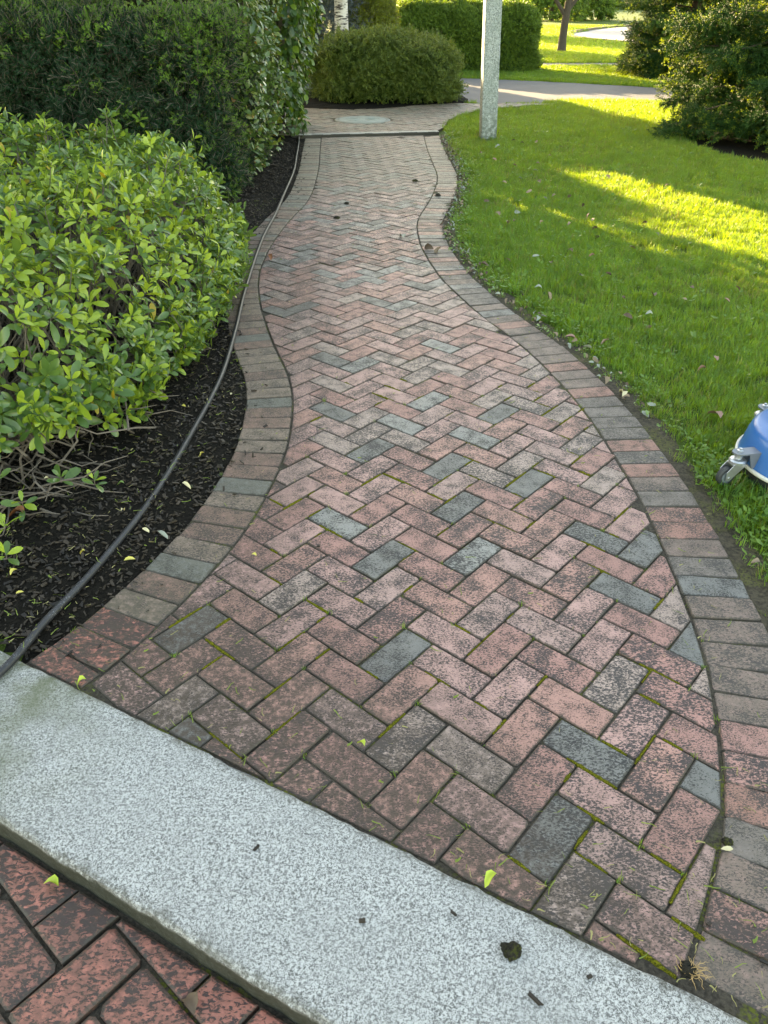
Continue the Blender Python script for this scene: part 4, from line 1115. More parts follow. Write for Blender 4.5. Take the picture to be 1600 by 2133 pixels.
tree(bi, -0.92, 18.2, 0.148, 9.5, 5.2, 2.2, 1300, 61, birch_mat(), ((1.75, 2.6, 1.6), (1.7, .4, 1.6)), (0.02, 0))
ta = empty("young_tree", (5.82, 30.0, 0), "forked young shade tree standing on the lawn beyond the thin path", "tree")
tree(ta, 5.82, 30.0, 0.125, 6.5, 2.2, 2.3, 1100, 62, M_bark, ((1.0, 3.0, 1.9), (1.15, .2, 1.8)), (.10, 0))
tb = empty("young_tree", (19.0, 82, 0), "small distant tree on the far lawn past the pale drive", "tree")
tree(tb, 19.0, 82, 0.25, 9, 2.2, 4.0, 900, 63, M_bark, (), (.35, 0), 2.0)
for k, (x, y, cr, h) in enumerate(((-9.5, 34, 1.6, 7), (-4.2, 45, 2.6, 9), (-1.5, 54, 3.0, 9), (3.2, 66, 3.2, 10))):
    tt = empty("shade_tree", (x, y, 0), "leafy shade tree standing behind the hedges", "tree", "shade trees behind the hedges")
    tree(tt, x, y, .16, h, 3.0, cr, 800, 70 + k, M_bark, (), (0, 0), 1.5)
for k, (x, y, cr, h, n) in enumerate(((-4.6, 11.2, 2.5, 8.0, 2600), (-7.6, 15.5, 2.8, 8.5, 2400), (-7.2, 9.8, 2.2, 7.0, 1800))):  # unseen trees, added to keep the sun off the step and near bricks
    tt = empty("shade_tree", (x, y, 0), "dense unseen tree added behind the yew hedge to shade the path", "tree", "added shade trees behind the yew hedge")
    tree(tt, x, y, .16, h, 2.2, cr, n, 170 + k, M_bark, (), (0, 0), 1.6)
bsr = empty("blue_spruce", (-1.75, 21.0, 0), "blue-grey spruce glimpsed behind the birch trunk, placed and sized to shade the lawn", "tree")  # its place and bulk are set to shade the lawn by the post
BSS = [sprig("blue_sprig", [[(0, 0, 0), (0, 0, .1), (0, 0, .2)], [(0, 0, .05), (.06, 0, .1), (.1, 0, .14)], [(0, 0, .05), (-.06, 0, .1), (-.1, 0, .14)]], 26, .025, .006, [BS, BS, M_twig], .95, False, 1, 190)]
Pq = []; Dq = []
for i in range(5200):
    z = random.random() * 3.3 + .1; a = random.uniform(0, 6.28); r_ = 1.5 * (1 - (z / 3.7) ** 3) * random.uniform(.45, 1); Pq.append((-1.75 + r_ * math.cos(a), 21.0 + r_ * math.sin(a), z)); Dq.append((math.cos(a), math.sin(a), -.1))
scatter("crown", np.array(Pq), eul_from(Dq), rng.uniform(1, 1.7, 5200), np.zeros(5200, int), BSS, bsr)
g_ = Geo(); g_.tube([(-1.75, 21.0, 0), (-1.75, 21.0, 3.3)], [.1, .01], 8); g_.obj("trunk", M_bark, bsr)
for k, (x, y, r_, h, lb_) in enumerate(((-2.65, 21.3, 0.92, 7.2, "tall columnar evergreen added unseen behind the leafy climber to shade the lawn"), (-4.95, 20.4, 0.57, 3.5, "narrow evergreen shrub added unseen behind the yew hedge to trim the sunlit patch"), (-4.05, 20.7, 0.6, 2.95, "low evergreen shrub added unseen between two taller ones to block low sun"), (-7.0, 20.2, 1.3, 3.4, "broader evergreen shrub added unseen behind the yew hedge to block low sun"))):
    ev = empty("evergreen_tree", (x, y, 0), lb_, "tree"); n_ = 2600  # unseen evergreens, added and sized to shape the sunlit patch on the lawn
    hz_ = rng.random(n_) * h; aa = rng.uniform(0, 6.283, n_); rr_ = r_ * np.sqrt(np.clip(1 - (hz_ / h) ** 4, .02, 1)) * (1 - np.abs(rng.normal(0, .22, n_)))
    P = np.stack([x + rr_ * np.cos(aa), y + rr_ * np.sin(aa), hz_ + .1], 1); D_ = np.stack([np.cos(aa), np.sin(aa), np.full(n_, .6)], 1)
    scatter("crown", P, eul_from(D_), rng.uniform(1.5, 2.6, n_), rng.integers(0, 4, n_), HSP, ev)
    g_ = Geo(); g_.tube([(x, y, -.05), (x, y, h * .9)], [.1, .02], 8); g_.obj("trunk", M_bark, ev)
# dark evergreens right of the clipped hedge, far off
for k, (x, y, r_, h, lb_) in enumerate(((13.6, 76, 2.4, 6.0, "dark rounded evergreen left of the small distant tree"), (17.2, 80, 2.0, 5.0, "broad dark evergreen just behind the forked young tree's trunk"))):
    ev = empty("evergreen_tree", (x, y, 0), lb_, "tree")
    uu = unit(rng.normal(0, 1, (700, 3))); uu[:, 2] = np.abs(uu[:, 2]); P = uu * rng.uniform(.7, 1, 700)[:, None] * np.array([r_, r_, h]) + np.array([x, y, .2])
    scatter("crown", P, eul_from(uu), rng.uniform(3, 5.5, 700), rng.integers(0, 4, 700), HSP, ev)
    g_ = Geo(); g_.tube([(x, y, -.05), (x, y, h * .8)], [.22, .05], 8); g_.obj("trunk", M_bark, ev)
fx = rng.uniform(-70, 150, 5200); fy = 175 + rng.normal(0, 8, 5200) + 0.1 * fx; fz = rng.random(5200) * (7 + 5 * np.sin(fx * .11) + 3 * np.sin(fx * .37)); fz = np.maximum(fz, .4)
scatter("far_woods", np.stack([fx, fy, fz], 1), eul_from(unit(rng.normal(0, 1, (5200, 3)))), rng.uniform(6, 12, 5200), rng.integers(0, 4, 5200), LCL, None, 'stuff', "line of green trees closing the far lawn", "woods")

# ------------------------------------------------------------------ grass
def tuft(seed, n, hgt, rad, wd, mats, dry=.04, weeds=0):
    q = random.Random(seed); V = []; F = []; MI = []
    for i in range(n):
        a = q.uniform(0, 6.283); r_ = rad * math.sqrt(q.random()); b = Vector((r_ * math.cos(a), r_ * math.sin(a), 0)); az = q.uniform(0, 6.283); ln = hgt * q.uniform(.55, 1.15); bend = q.uniform(.25, 1.15)
        o = Vector((math.cos(az), math.sin(az), 0)); s = Vector((-o.y, o.x, 0)) * wd * q.uniform(.7, 1.3) / 2
        p1 = b + o * ln * .22 * bend + Vector((0, 0, ln * .55)); p2 = b + o * ln * .62 * bend + Vector((0, 0, ln * (1 - .28 * bend)))
        k = len(V); V += [b - s, b + s, p1 + s * .85, p1 - s * .85, p2]; F += [(k, k + 1, k + 2, k + 3), (k + 3, k + 2, k + 4)]; m = 1 if q.random() < dry else 0; MI += [m, m]
    for i in range(weeds):
        a = q.uniform(0, 6.283); r_ = rad * q.random(); b = Vector((r_ * math.cos(a), r_ * math.sin(a), hgt * q.uniform(.2, .6))); d = Vector((math.cos(a), math.sin(a), q.uniform(-.1, .5))).normalized(); s = Vector((-d.y, d.x, 0)).normalized(); l = q.uniform(.018, .035)
        k = len(V); V += [b, b + d * l * .5 + s * l * .33, b + d * l, b + d * l * .5 - s * l * .33]; F.append((k, k + 1, k + 2, k + 3)); MI.append(2)
    return raw_mesh("tuft", V, F, mats, MI)
GM = [GR1, GR2, GR3]
TUFTS = [tuft(300 + k, 46, .058, .055, .0026, GM, .05) for k in range(5)] + [tuft(320, 22, .05, .05, .0034, GM, .05, 10), tuft(321, 26, .05, .05, .003, GM, .45)]
FTUFT = [tuft(330 + k, 60, .085, .16, .007, GM, .06) for k in range(4)]
o_r = npoly([p for p in OUT_R if p.y < 11.5]); ring_np = npoly(ringp); uw_np = npoly(uw); road_np = np.array(road, float); p2 = np.array([(-20, 23.7), (3.8, 23.55), (6.4, 24.1), (16, 25.5), (16, 27), (6.7, 25.4), (4.0, 25.05), (-20, 25.0)], float)
def lawn_ok(x, y, margin=0.02):
    lawn_np = npoly([p for p in OUT_R if p.y < 11.3] + [Vector((0.62, 0.62)), Vector((40, -22)), Vector((40, 60)), Vector((0.8, 60)), Vector((0.8, 11.3))])
    ok = inside(lawn_np, x, y) & ~inside(ring_np, x, y) & ~inside(uw_np, x, y) & ~inside(road_np, x, y) & ~inside(p2, x, y)
    ok &= ~inside(npoly(mul), x, y) & ~((x < 1.2) & (y > 14)) & (NS.x * x + NS.y * y > 0.885)
    return ok
def field_pts(x0, x1, y0, y1, dens, seed):
    r_ = np.random.default_rng(seed); n = int((x1 - x0) * (y1 - y0) * dens); x = r_.uniform(x0, x1, n); y = r_.uniform(y0, y1, n)
    zc = y * math.cos(PITCH) + CAM_H * math.sin(PITCH); inv = (x < 0.56 * zc + 1.7) & (x > -0.56 * zc - .5); x, y = x[inv], y[inv]
    ok = lawn_ok(x, y); return x[ok], y[ok], r_
GX, GY, GI, GS = [], [], [], []
for x0, x1, y0, y1, dn, sc, sd in ((0.4, 4.2, -0.3, 4.0, 600, .95, 1), (0.3, 5.0, 4.0, 7.0, 480, 1.0, 2), (0.3, 6.0, 7.0, 11.0, 330, 1.15, 3), (.6, 8.0, 11.0, 15.6, 210, 1.4, 4)):
    x, y, r_ = field_pts(x0, x1, y0, y1, dn, sd)
    d = dist_poly(o_r, x, y, False)
    keep = r_.random(len(x)) < np.clip((d - .015) / .13, 0.05, 1); x, y, d = x[keep], y[keep], d[keep]
    id_ = r_.integers(0, 5, len(x)); nz = np.array([fbm((a * 1.1, b * 1.1, 7)) for a, b in zip(x, y)])
    id_ = np.where((r_.random(len(x)) < np.where(d < .22, .55, .05)), 5, id_); id_ = np.where((nz < -.12) & (r_.random(len(x)) < .30), 6, id_)
    s = sc * r_.uniform(.7, 1.2, len(x)) * np.clip(.55 + d * 2, .5, 1) * (1 + nz * .25)
    GX.append(x); GY.append(y); GI.append(id_); GS.append(s)
x, y, id_, s = map(np.concatenate, (GX, GY, GI, GS))
eu = np.stack([rng.normal(0, .15, len(x)), rng.normal(0, .15, len(x)), rng.uniform(0, 6.283, len(x))], 1)
scatter("grass", np.stack([x, y, np.full(len(x), -.013)], 1), eu, s, id_, TUFTS, None, 'stuff', "green lawn grass beside the path", "grass")
GX, GY, GS = [], [], []
for x0, x1, y0, y1, dn, sc, sd in ((1.0, 12, 15.0, 24.0, 60, 1.0, 5), (2.5, 14, 24.5, 34, 34, 1.3, 6), (3, 20, 34, 60, 12, 1.9, 7)):
    x, y, r_ = field_pts(x0, x1, y0, y1, dn, sd); ok = ~inside(npoly(drv + [Vector((60, 60)), Vector((60, 33))]), x, y); x, y = x[ok], y[ok]
    GX.append(x); GY.append(y); GS.append(sc * r_.uniform(.7, 1.2, len(x)))
x, y, s = map(np.concatenate, (GX, GY, GS)); eu = np.stack([rng.normal(0, .1, len(x)), rng.normal(0, .1, len(x)), rng.uniform(0, 6.283, len(x))], 1)
scatter("grass", np.stack([x, y, np.full(len(x), -.013)], 1), eu, s, rng.integers(0, 4, len(x)), FTUFT, None, 'stuff', "sunlit lawn grass beyond the road", "grass")

# ------------------------------------------------------------------ granite post
def post_mat():
    t = NT("green_granite"); ps = t.pos(); n1 = t.noise(ps, 60, 5, .7, .6); n2 = t.noise(ps, 9, 3); s = t.sep(ps)
    base = t.mix(t.ramp(n1, .36, .62), (.13, .15, .145), (.40, .44, .43)); base = t.mix(t.math('MULTIPLY', t.ramp(n2, .4, .7), .45), base, (.17, .215, .195))
    lo = t.ramp(s[2], .55, .0); base = t.mix(t.math('MULTIPLY', lo, t.ramp(t.noise(ps, 30, 4), .4, .6)), base, (.10, .125, .10))
    t.p(base=base, rough=.75, normal=t.bump(n1, .7, .01)); return t.mat
def taper_post(name, cx, cy, w, h, mat, yaw, lean):
    V = []; F = []; q = random.Random(2); nz = 46
    for i in range(nz + 1):
        z = -.1 + (h + .1) * i / nz; hw = w / 2 * (1 - .0 * z)
        for sx_, sy_ in ((-1, -1), (-.9, -1), (.9, -1), (1, -1), (1, -.9), (1, .9), (1, 1), (.9, 1), (-.9, 1), (-1, 1), (-1, .9), (-1, -.9)):
            cor = .97 if abs(sx_) == 1 and abs(sy_) == 1 else 1
            p = Vector((sx_ * hw * cor + q.gauss(0, .0012), sy_ * hw * cor + q.gauss(0, .0012))); p.rotate(Matrix.Rotation(yaw, 2)); V.append((cx + p.x + lean[0] * z, cy + p.y + lean[1] * z, z))
    for i in range(nz):
        for k in range(12): F.append((i * 12 + k, i * 12 + (k + 1) % 12, (i + 1) * 12 + (k + 1) % 12, (i + 1) * 12 + k))
    F.append(tuple(nz * 12 + k for k in range(12)))
    return mesh_obj(name, V, F, [mat])
po = taper_post("granite_post", 1.29, 10.85, .195, 2.6, post_mat(), R(3), (-.040, 0))
tag(po, "tall square grey-green granite post standing on the lawn", "post")

# ------------------------------------------------------------------ black hose
def hose_mat():
    t = NT("black_rubber"); ps = t.pos(); n1 = t.noise(ps, 260, 3, .7); n2 = t.noise(ps, 22, 3)
    f = t.math('MULTIPLY', t.ramp(n1, .56, .66), t.ramp(n2, .5, .66)); base = t.mix(t.math('MULTIPLY', f, .55), (.018, .019, .023), (.36, .37, .39))
    t.p(base=base, rough=.45, normal=t.bump(n1, .25, .001)); return t.mat
hz = [(-2.6, -0.1), (-1.95, 0.35), (-1.45, 0.78), (-1.17, 1.14), (-1.012, 1.433), (-0.962, 1.648), (-0.895, 1.918), (-0.828, 2.294), (-0.792, 2.782), (-0.772, 3.353), (-0.806, 3.98), (-0.857, 4.627), (-0.915, 5.785), (-0.915, 6.6), (-0.93, 7.339), (-0.955, 8.48), (-1.03, 9.6), (-1.10, 10.55), (-1.16, 10.95), (-1.35, 11.3)]
hp = catmull(hz, 10); HP = []
for p in hp:
    base = .0125
    if NS.dot(p) < S_NEAR - .03: base = LZ + .014
    elif NS.dot(p) < S_FAR + .06: base = .0165
    elif p.x < -0.95 and p.y < 2: base = .016
    HP.append(Vector((p.x, p.y, base + .002 * fbm((p.x * 4, p.y * 4, 0)) + (.05 if p.y > 11.0 else 0))))
for _ in range(8): HP = [HP[0]] + [Vector((HP[i].x, HP[i].y, (HP[i - 1].z + HP[i].z + HP[i + 1].z) / 3)) for i in range(1, len(HP) - 1)] + [HP[-1]]
hg = Geo(); hg.tube(HP, .0112, 12)
ho = empty("pressure_hose", (-0.9, 3, 0), "black rubber pressure hose snaking along the mulch edge of the path", "hose")
hg.obj("hose", hose_mat(), ho, True)
pg = Geo(); q = random.Random(6)     # worn white print on the hose, too small to read
pr = [p for p in HP if p.y < 1.56]; ln_ = 0
for a, b in zip(pr, pr[1:]):
    n_seg = max(1, int((b - a).length / .0055)); t_ = (b - a).normalized(); sd = Vector((t_.y, -t_.x, 0)) * -1
    for k in range(n_seg):
        if q.random() < .34: continue
        c = a.lerp(b, (k + .5) / n_seg); r_ = .01128; th = R(62)
        def sp(u, v): 
            an = th + v / r_; return c + t_ * u + sd * math.cos(an) * r_ + Vector((0, 0, math.sin(an) * r_))
        w_, h_ = q.uniform(.0009, .0016), q.uniform(.0026, .004)
        for (u0, v0, u1, v1) in ((-w_, -h_ / 2, -w_ + .0007, h_ / 2), (-w_, q.choice((-h_ / 2, 0, h_ / 2 - .0008)), w_, None)):
            v1 = v0 + .0008 if v1 is None else v1
            pg.add([sp(u0, v0), sp(u1, v0), sp(u1, v1), sp(u0, v1)], [(0, 1, 2, 3)])
pg.obj("white_print", plain("white_print", (.7, .7, .7), .6), ho)

# ------------------------------------------------------------------ blue surface cleaner
M_blue = NT("blue_shell"); ps = M_blue.pos(); sc_ = M_blue.ramp(M_blue.noise(ps, 35, 4, .7), .60, .72)
M_blue = M_blue.p(base=M_blue.mix(M_blue.math('MULTIPLY', sc_, .25), (.012, .125, .36), (.12, .25, .40)), rough=.32, coat=.15)
M_steel = plain("zinc_steel", (.52, .54, .56), .36, .85, .12, 40)
M_grey = plain("grey_steel", (.22, .24, .27), .45, .6, .12, 40)
M_tyre = plain("black_tyre", (.03, .034, .036), .6)
M_rim = plain("grey_rim", (.13, .16, .18), .5)
M_black = plain("black_plastic", (.015, .015, .016), .5)
MC = Vector((1.612, 2.515)); 
mach = empty("surface_cleaner", (MC.x, MC.y, 0), "round blue surface cleaner on caster wheels at the lawn edge", "surface cleaner")
def lathe(c, prof, seg, name, mat, smooth=True, cap=True):
    g = Geo(); V = []; F = []
    for r_, z in prof:
        for k in range(seg): a = 2 * math.pi * k / seg; V.append((c.x + r_ * math.cos(a), c.y + r_ * math.sin(a), z))
    for i in range(len(prof) - 1):
        for k in range(seg): F.append((i * seg + k, i * seg + (k + 1) % seg, (i + 1) * seg + (k + 1) % seg, (i + 1) * seg + k))
    if cap: F.append(tuple((len(prof) - 1) * seg + k for k in range(seg)))
    g.add(V, F); return g.obj(name, mat, mach, smooth)
lathe(MC, [(.262, .060), (.266, .064), (.262, .075), (.250, .140), (.240, .172), (.232, .182), (.220, .186), (.14, .192), (.06, .195)], 72, "shell", M_blue)
lathe(MC, [(.270, .052), (.274, .056), (.274, .066), (.268, .069), (.262, .066), (.262, .052)], 72, "rim", plain("pale_trim", (.62, .60, .54), .4), True, False)
lathe(MC, [(.255, .012), (.262, .03), (.262, .055)], 72, "brush_skirt", M_black, False, False)
g_ = Geo(); disc(g_, MC, [(.055, .19), (.055, .225), (.045, .235), (.03, .24), (.03, .30), (.02, .305)], 20); g_.obj("swivel_hub", M_steel, mach, True)
g_ = Geo()
for s_ in (-1, 1): g_.tube([(MC.x + .10, MC.y + s_ * .12, .19), (MC.x + .16, MC.y + s_ * .12, .24), (MC.x + .75, MC.y + s_ * .14, .95), (MC.x + .82, MC.y + s_ * .14, .98)], .012, 10)
g_.tube([(MC.x + .82, MC.y - .15, .98), (MC.x + .82, MC.y + .15, .98)], .014, 10); g_.obj("handle", M_grey, mach, True)
def caster(ang, wheel_ang):
    """bracket, swivel, fork and wheel, pointing out of the shell at ang"""
    d = Vector((math.cos(ang), math.sin(ang), 0)); s = Vector((-d.y, d.x, 0)); c = Vector((MC.x, MC.y, 0))
    def box(g, pts2d, z0, z1):
        n = len(pts2d); g.add([(p.x, p.y, z0) for p in pts2d] + [(p.x, p.y, z1) for p in pts2d], [tuple(reversed(range(n))), tuple(range(n, 2 * n))] + [(i, (i + 1) % n, n + (i + 1) % n, n + i) for i in range(n)])
    g = Geo(); pl = [c + d * .215 - s * .024, c + d * .325 - s * .024] + [c + d * (.325 + .024 * math.sin(a)) - s * .024 * math.cos(a) for a in np.linspace(.3, math.pi - .3, 6)] + [c + d * .325 + s * .024, c + d * .215 + s * .024]
    box(g, pl, .128, .134)
    for sg in (-1, 1):
        b0 = c + s * (sg * .0235); g.add([b0 + d * .236 + Vector((0, 0, .06)), b0 + d * .276 + Vector((0, 0, .075)), b0 + d * .295 + Vector((0, 0, .128)), b0 + d * .236 + Vector((0, 0, .128))] + [b0 + s * -.004 * sg + d * .236 + Vector((0, 0, .06)), b0 + s * -.004 * sg + d * .276 + Vector((0, 0, .075)), b0 + s * -.004 * sg + d * .295 + Vector((0, 0, .128)), b0 + s * -.004 * sg + d * .236 + Vector((0, 0, .128))],
                  [(0, 1, 2, 3), (7, 6, 5, 4), (0, 4, 5, 1), (1, 5, 6, 2), (2, 6, 7, 3)])
    br = g.obj("bracket", M_grey, mach)
    pv = c + d * .322
    g = Geo(); disc(g, pv, [(.011, .134), (.011, .140), (.006, .143), (.006, .148)], 8); g.obj("bolt", M_steel, br)
    ca = Geo(); disc(ca, pv, [(.013, .086), (.013, .128)], 12); disc(ca, pv, [(.024, .086), (.031, .090), (.031, .100), (.026, .105), (.016, .108)], 24)
    wd = Vector((math.cos(wheel_ang), math.sin(wheel_ang), 0)); ws = Vector((-wd.y, wd.x, 0)); ax = pv + wd * .034 + Vector((0, 0, .0375))
    for sg in (-1, 1):
        o = ws * (sg * .0185); th = ws * (sg * .0025)
        prof = [(-.026, .090), (.026, .090), (.050, .062), (.046, .028), (.030, .026), (-.008, .064), (-.026, .082)]
        A_ = [pv + wd * a + Vector((0, 0, b)) + o for a, b in prof]; B_ = [p + th for p in A_]; n = len(prof)
        ca.add(A_ + B_, [tuple(range(n)), tuple(reversed(range(n, 2 * n)))] + [(i, n + i, n + (i + 1) % n, (i + 1) % n) for i in range(n)])
    ca.add([pv + wd * a + ws * b + Vector((0, 0, z)) for z in (.086, .0905) for a, b in ((-.026, -.021), (.028, -.021), (.028, .021), (-.026, .021))], [(3, 2, 1, 0), (4, 5, 6, 7), (0, 1, 5, 4), (1, 2, 6, 5), (2, 3, 7, 6), (3, 0, 4, 7)])
    ca.tube([ax - ws * .024, ax + ws * .024], .0055, 8)
    ck = ca.obj("caster_fork", M_steel, mach)
    def wheel(nm, prof, mat, par):
        V = []; F = []; seg = 28
        for r_, w_ in prof:
            for k in range(seg): a = 2 * math.pi * k / seg; V.append(ax + wd * math.cos(a) * r_ + Vector((0, 0, math.sin(a) * r_)) + ws * w_)
        for i in range(len(prof) - 1):
            for k in range(seg): F.append((i * seg + k, i * seg + (k + 1) % seg, (i + 1) * seg + (k + 1) % seg, (i + 1) * seg + k))
        F += [tuple(range(seg)), tuple((len(prof) - 1) * seg + k for k in range(seg))]
        g = Geo(); g.add(V, F); o = g.obj(nm, mat, par, False); return o
    w_ = wheel("wheel", [(.024, -.0125), (.024, .0125)], M_rim, mach)
    wheel("tyre", [(.0235, -.011), (.033, -.0115), (.0375, -.007), (.0375, .007), (.033, .0115), (.0235, .011)], M_tyre, w_)
caster(R(191), R(197))
caster(R(103), R(70))
caster(R(-20), R(20))
g_ = Geo()
bx = [Vector((1.50, 2.64)), Vector((1.70, 2.64)), Vector((1.70, 2.70)), Vector((1.50, 2.70))]
g_.add([(p.x, p.y, z) for z in (.16, .185) for p in bx], [(3, 2, 1, 0), (4, 5, 6, 7), (0, 1, 5, 4), (1, 2, 6, 5), (2, 3, 7, 6), (3, 0, 4, 7)]); g_.obj("frame_bar", plain("beige_steel", (.45, .40, .33), .5), mach)

# ------------------------------------------------------------------ mulch chips, clippings, moss, litter
def chip(seed, a, b, c_):
    q = random.Random(seed); bm = bmesh.new(); bmesh.ops.create_cube(bm, size=1.0)
    for v in bm.verts: v.co = Vector((v.co.x * a * q.uniform(.6, 1.2), v.co.y * b * q.uniform(.5, 1.2), v.co.z * c_ * q.uniform(.6, 1.3)))
    me = bpy.data.meshes.new("chip"); bm.to_mesh(me); bm.free(); return me
M_chip = leaf_mat("mulch_chip", (.006, .0055, .005), (.050, .036, .024), rough=.5, trans=0.0, spec=.3)
M_straw = leaf_mat("straw", (.20, .18, .06), (.36, .32, .14), rough=.6, trans=.2)
M_clip = leaf_mat("green_clipping", (.10, .17, .02), (.22, .28, .05), rough=.5, trans=.3)
CH = [chip(k, random.uniform(.018, .04), random.uniform(.006, .013), .005) for k in range(6)]
for c in CH: c.materials.append(M_chip)
n = 56000; x = rng.uniform(-2.6, -.42, n); y = 1.0 + 9.5 * rng.random(n) ** 1.45; ib_ = inside(bed_np, x, y); ok = ib_ | ((dist_poly(npoly(bed_pts), x, y, False) < .16) & (NS.x * x + NS.y * y > S_FAR + .01) & (x < -.4) & (rng.random(n) < .10 * np.exp(-dist_poly(npoly(bed_pts), x, y, False) / .06))); x, y, ib_ = x[ok], y[ok], ib_[ok]
d = dist_poly(npoly(bed_pts), x, y, False)
zz = np.array([-.008 + min(1, e / .25) * (.022 + .018 * fbm((a * 6, b * 6, 2.0))) for a, b, e in zip(x, y, d)]) + rng.random(len(x)) * .006
zz = np.where(ib_, zz, .004); kk = NS.x * x + NS.y * y - S_FAR; zz = np.where(ib_ & (kk < .07), -.006 + (zz + .008) * np.clip(kk / .07, .1, 1), zz); kp = kk > .012; x, y, zz = x[kp], y[kp], zz[kp]
eu = np.stack([rng.normal(0, .3, len(x)), rng.normal(0, .3, len(x)), rng.uniform(0, 6.283, len(x))], 1)
scatter("mulch_chips", np.stack([x, y, zz], 1), eu, rng.uniform(.25, .95, len(x)) ** 1.3, rng.integers(0, 6, len(x)), CH, None, 'stuff', "shredded black bark mulch in the planting bed", "mulch")

def strand(seed, L, w, mat):
    q = random.Random(seed); V = []; F = []; p = Vector((-L / 2, 0, .001)); an = 0
    for k in range(4):
        s = Vector((-math.sin(an), math.cos(an), 0)) * w * (1 - .22 * k) / 2; V += [p - s, p + s + Vector((0, 0, w * .3))]; an += q.gauss(0, .35); p = p + Vector((math.cos(an), math.sin(an), q.uniform(-.03, .12))) * L / 3
    for k in range(3): F.append((2 * k, 2 * k + 2, 2 * k + 3, 2 * k + 1))
    return raw_mesh("strand", V, F, [mat])
STR = [strand(k, .022, .0022, M_straw) for k in range(3)] + [strand(9 + k, .030, .0026, M_clip) for k in range(3)] + [strand(20, .016, .004, M_straw), strand(21, .014, .0055, M_clip)]
n = 7800; x = rng.uniform(-1.6, 1.25, n); y = .62 + 6.5 * rng.random(n) ** 2.0
dl = dist_poly(npoly(IN_L), x, y, False); dr_ = dist_poly(npoly(IN_R), x, y, False); ins_bed = inside(bed_np, x, y)
sd_ = NS.x * x + NS.y * y
pk = np.where(ins_bed, .85, .12) + .35 * np.exp(-dr_ / .05) + .2 * np.exp(-dl / .05) + .5 * np.exp(-np.abs(sd_ - S_FAR - .03) / .06)
ok = (rng.random(n) < pk) & (sd_ > S_FAR + .01) & (x > -1.5); x, y = x[ok], y[ok]; ib = ins_bed[ok]
z = np.where(ib, .030, .0035) ; eu = np.stack([rng.normal(0, .1, len(x)), rng.normal(0, .1, len(x)), rng.uniform(0, 6.283, len(x))], 1)
scatter("grass_clippings", np.stack([x, y, z], 1), eu, rng.uniform(.5, 1.2, len(x)), rng.integers(0, 8, len(x)), STR, None, 'stuff', "pale grass clippings strewn over bricks and mulch", "clippings")

# moss in the joints of the near bricks
M_moss = NT("moss"); ps = M_moss.pos(); n1 = M_moss.noise(ps, 320, 4, .7)
M_moss = M_moss.p(base=M_moss.mix(M_moss.ramp(n1, .35, .65), (.035, .040, .006), (.20, .185, .016)), rough=.95, spec=.1, normal=M_moss.bump(n1, 1.0, .004))
mg = Geo(); q = random.Random(15); fld = npoly(field)
for u in range(-20, 14):
    for v in range(-14, 24):
        k = (u + v) % 4
        if k not in (0, 2): continue
        a, b = (2, 1) if k == 0 else (1, 2)
        for (p0, p1) in (((u, v), (u + a, v)), ((u, v), (u, v + b))):
            w0 = GO + CU * (p0[0] * GU) + CV * (p0[1] * GU); w1 = GO + CU * (p1[0] * GU) + CV * (p1[1] * GU); mid = (w0 + w1) / 2
            if mid.y > 3.4 or not inside(fld, [mid.x], [mid.y])[0]: continue
            f_ = fbm((mid.x * 1.6 + 3, mid.y * 1.6, 9))
            if f_ < -.12 or q.random() > .50 * (1.3 if mid.x > .1 else .8): continue
            t0 = q.uniform(0, .5); t1 = min(1, t0 + q.uniform(.25, .7)); ns2 = max(3, int((w1 - w0).length * (t1 - t0) / .006)); sdv = (w1 - w0).normalized(); sdv = Vector((-sdv.y, sdv.x)); V = []
            for i in range(ns2 + 1):
                c = w0.lerp(w1, t0 + (t1 - t0) * i / ns2); e = math.sin(math.pi * (i + .3) / (ns2 + .6)); hw = (.0046 + q.uniform(-.0012, .0030)) * (.55 + .45 * e); h_ = (q.uniform(-.001, .003)) * e
                V += [(c.x - sdv.x * hw, c.y - sdv.y * hw, -.007), (c.x - sdv.x * hw * .6, c.y - sdv.y * hw * .6, h_ - .001), (c.x + sdv.x * hw * .6, c.y + sdv.y * hw * .6, h_), (c.x + sdv.x * hw, c.y + sdv.y * hw, -.007)]
            mg.add(V, [(4 * i + j, 4 * i + 4 + j, 4 * i + 5 + j, 4 * i + 1 + j) for i in range(ns2) for j in range(3)])
mo = mg.obj("moss", M_moss, None, True); tag(mo, "yellow-green moss growing in the brick joints", "moss", None, 'stuff')
# fine weeds in joints
wx, wy = [], []
for i in range(260):
    u, v = q.randint(-16, 12), q.randint(-12, 20); p = GO + CU * (u * GU) + CV * (v * GU)
    if p.y < 3.2 and inside(fld, [p.x], [p.y])[0]: wx.append(p.x); wy.append(p.y)
for p in OUT_L[::2] + IN_R[::3]:
    if 1.3 < p.y < 5 and q.random() < .4: wx.append(p.x + q.gauss(0, .01)); wy.append(p.y)
JT = [tuft(360 + k, 9, .022, .010, .0016, GM, .3) for k in range(3)]
wx, wy = np.array(wx), np.array(wy)
scatter("joint_weeds", np.stack([wx, wy, np.full(len(wx), -.006)], 1), np.stack([rng.normal(0, .3, len(wx)), rng.normal(0, .3, len(wx)), rng.uniform(0, 6.28, len(wx))], 1), rng.uniform(.5, 1.2, len(wx)), rng.integers(0, 3, len(wx)), JT, None, 'stuff', "tiny weeds sprouting from the brick joints", "weeds")

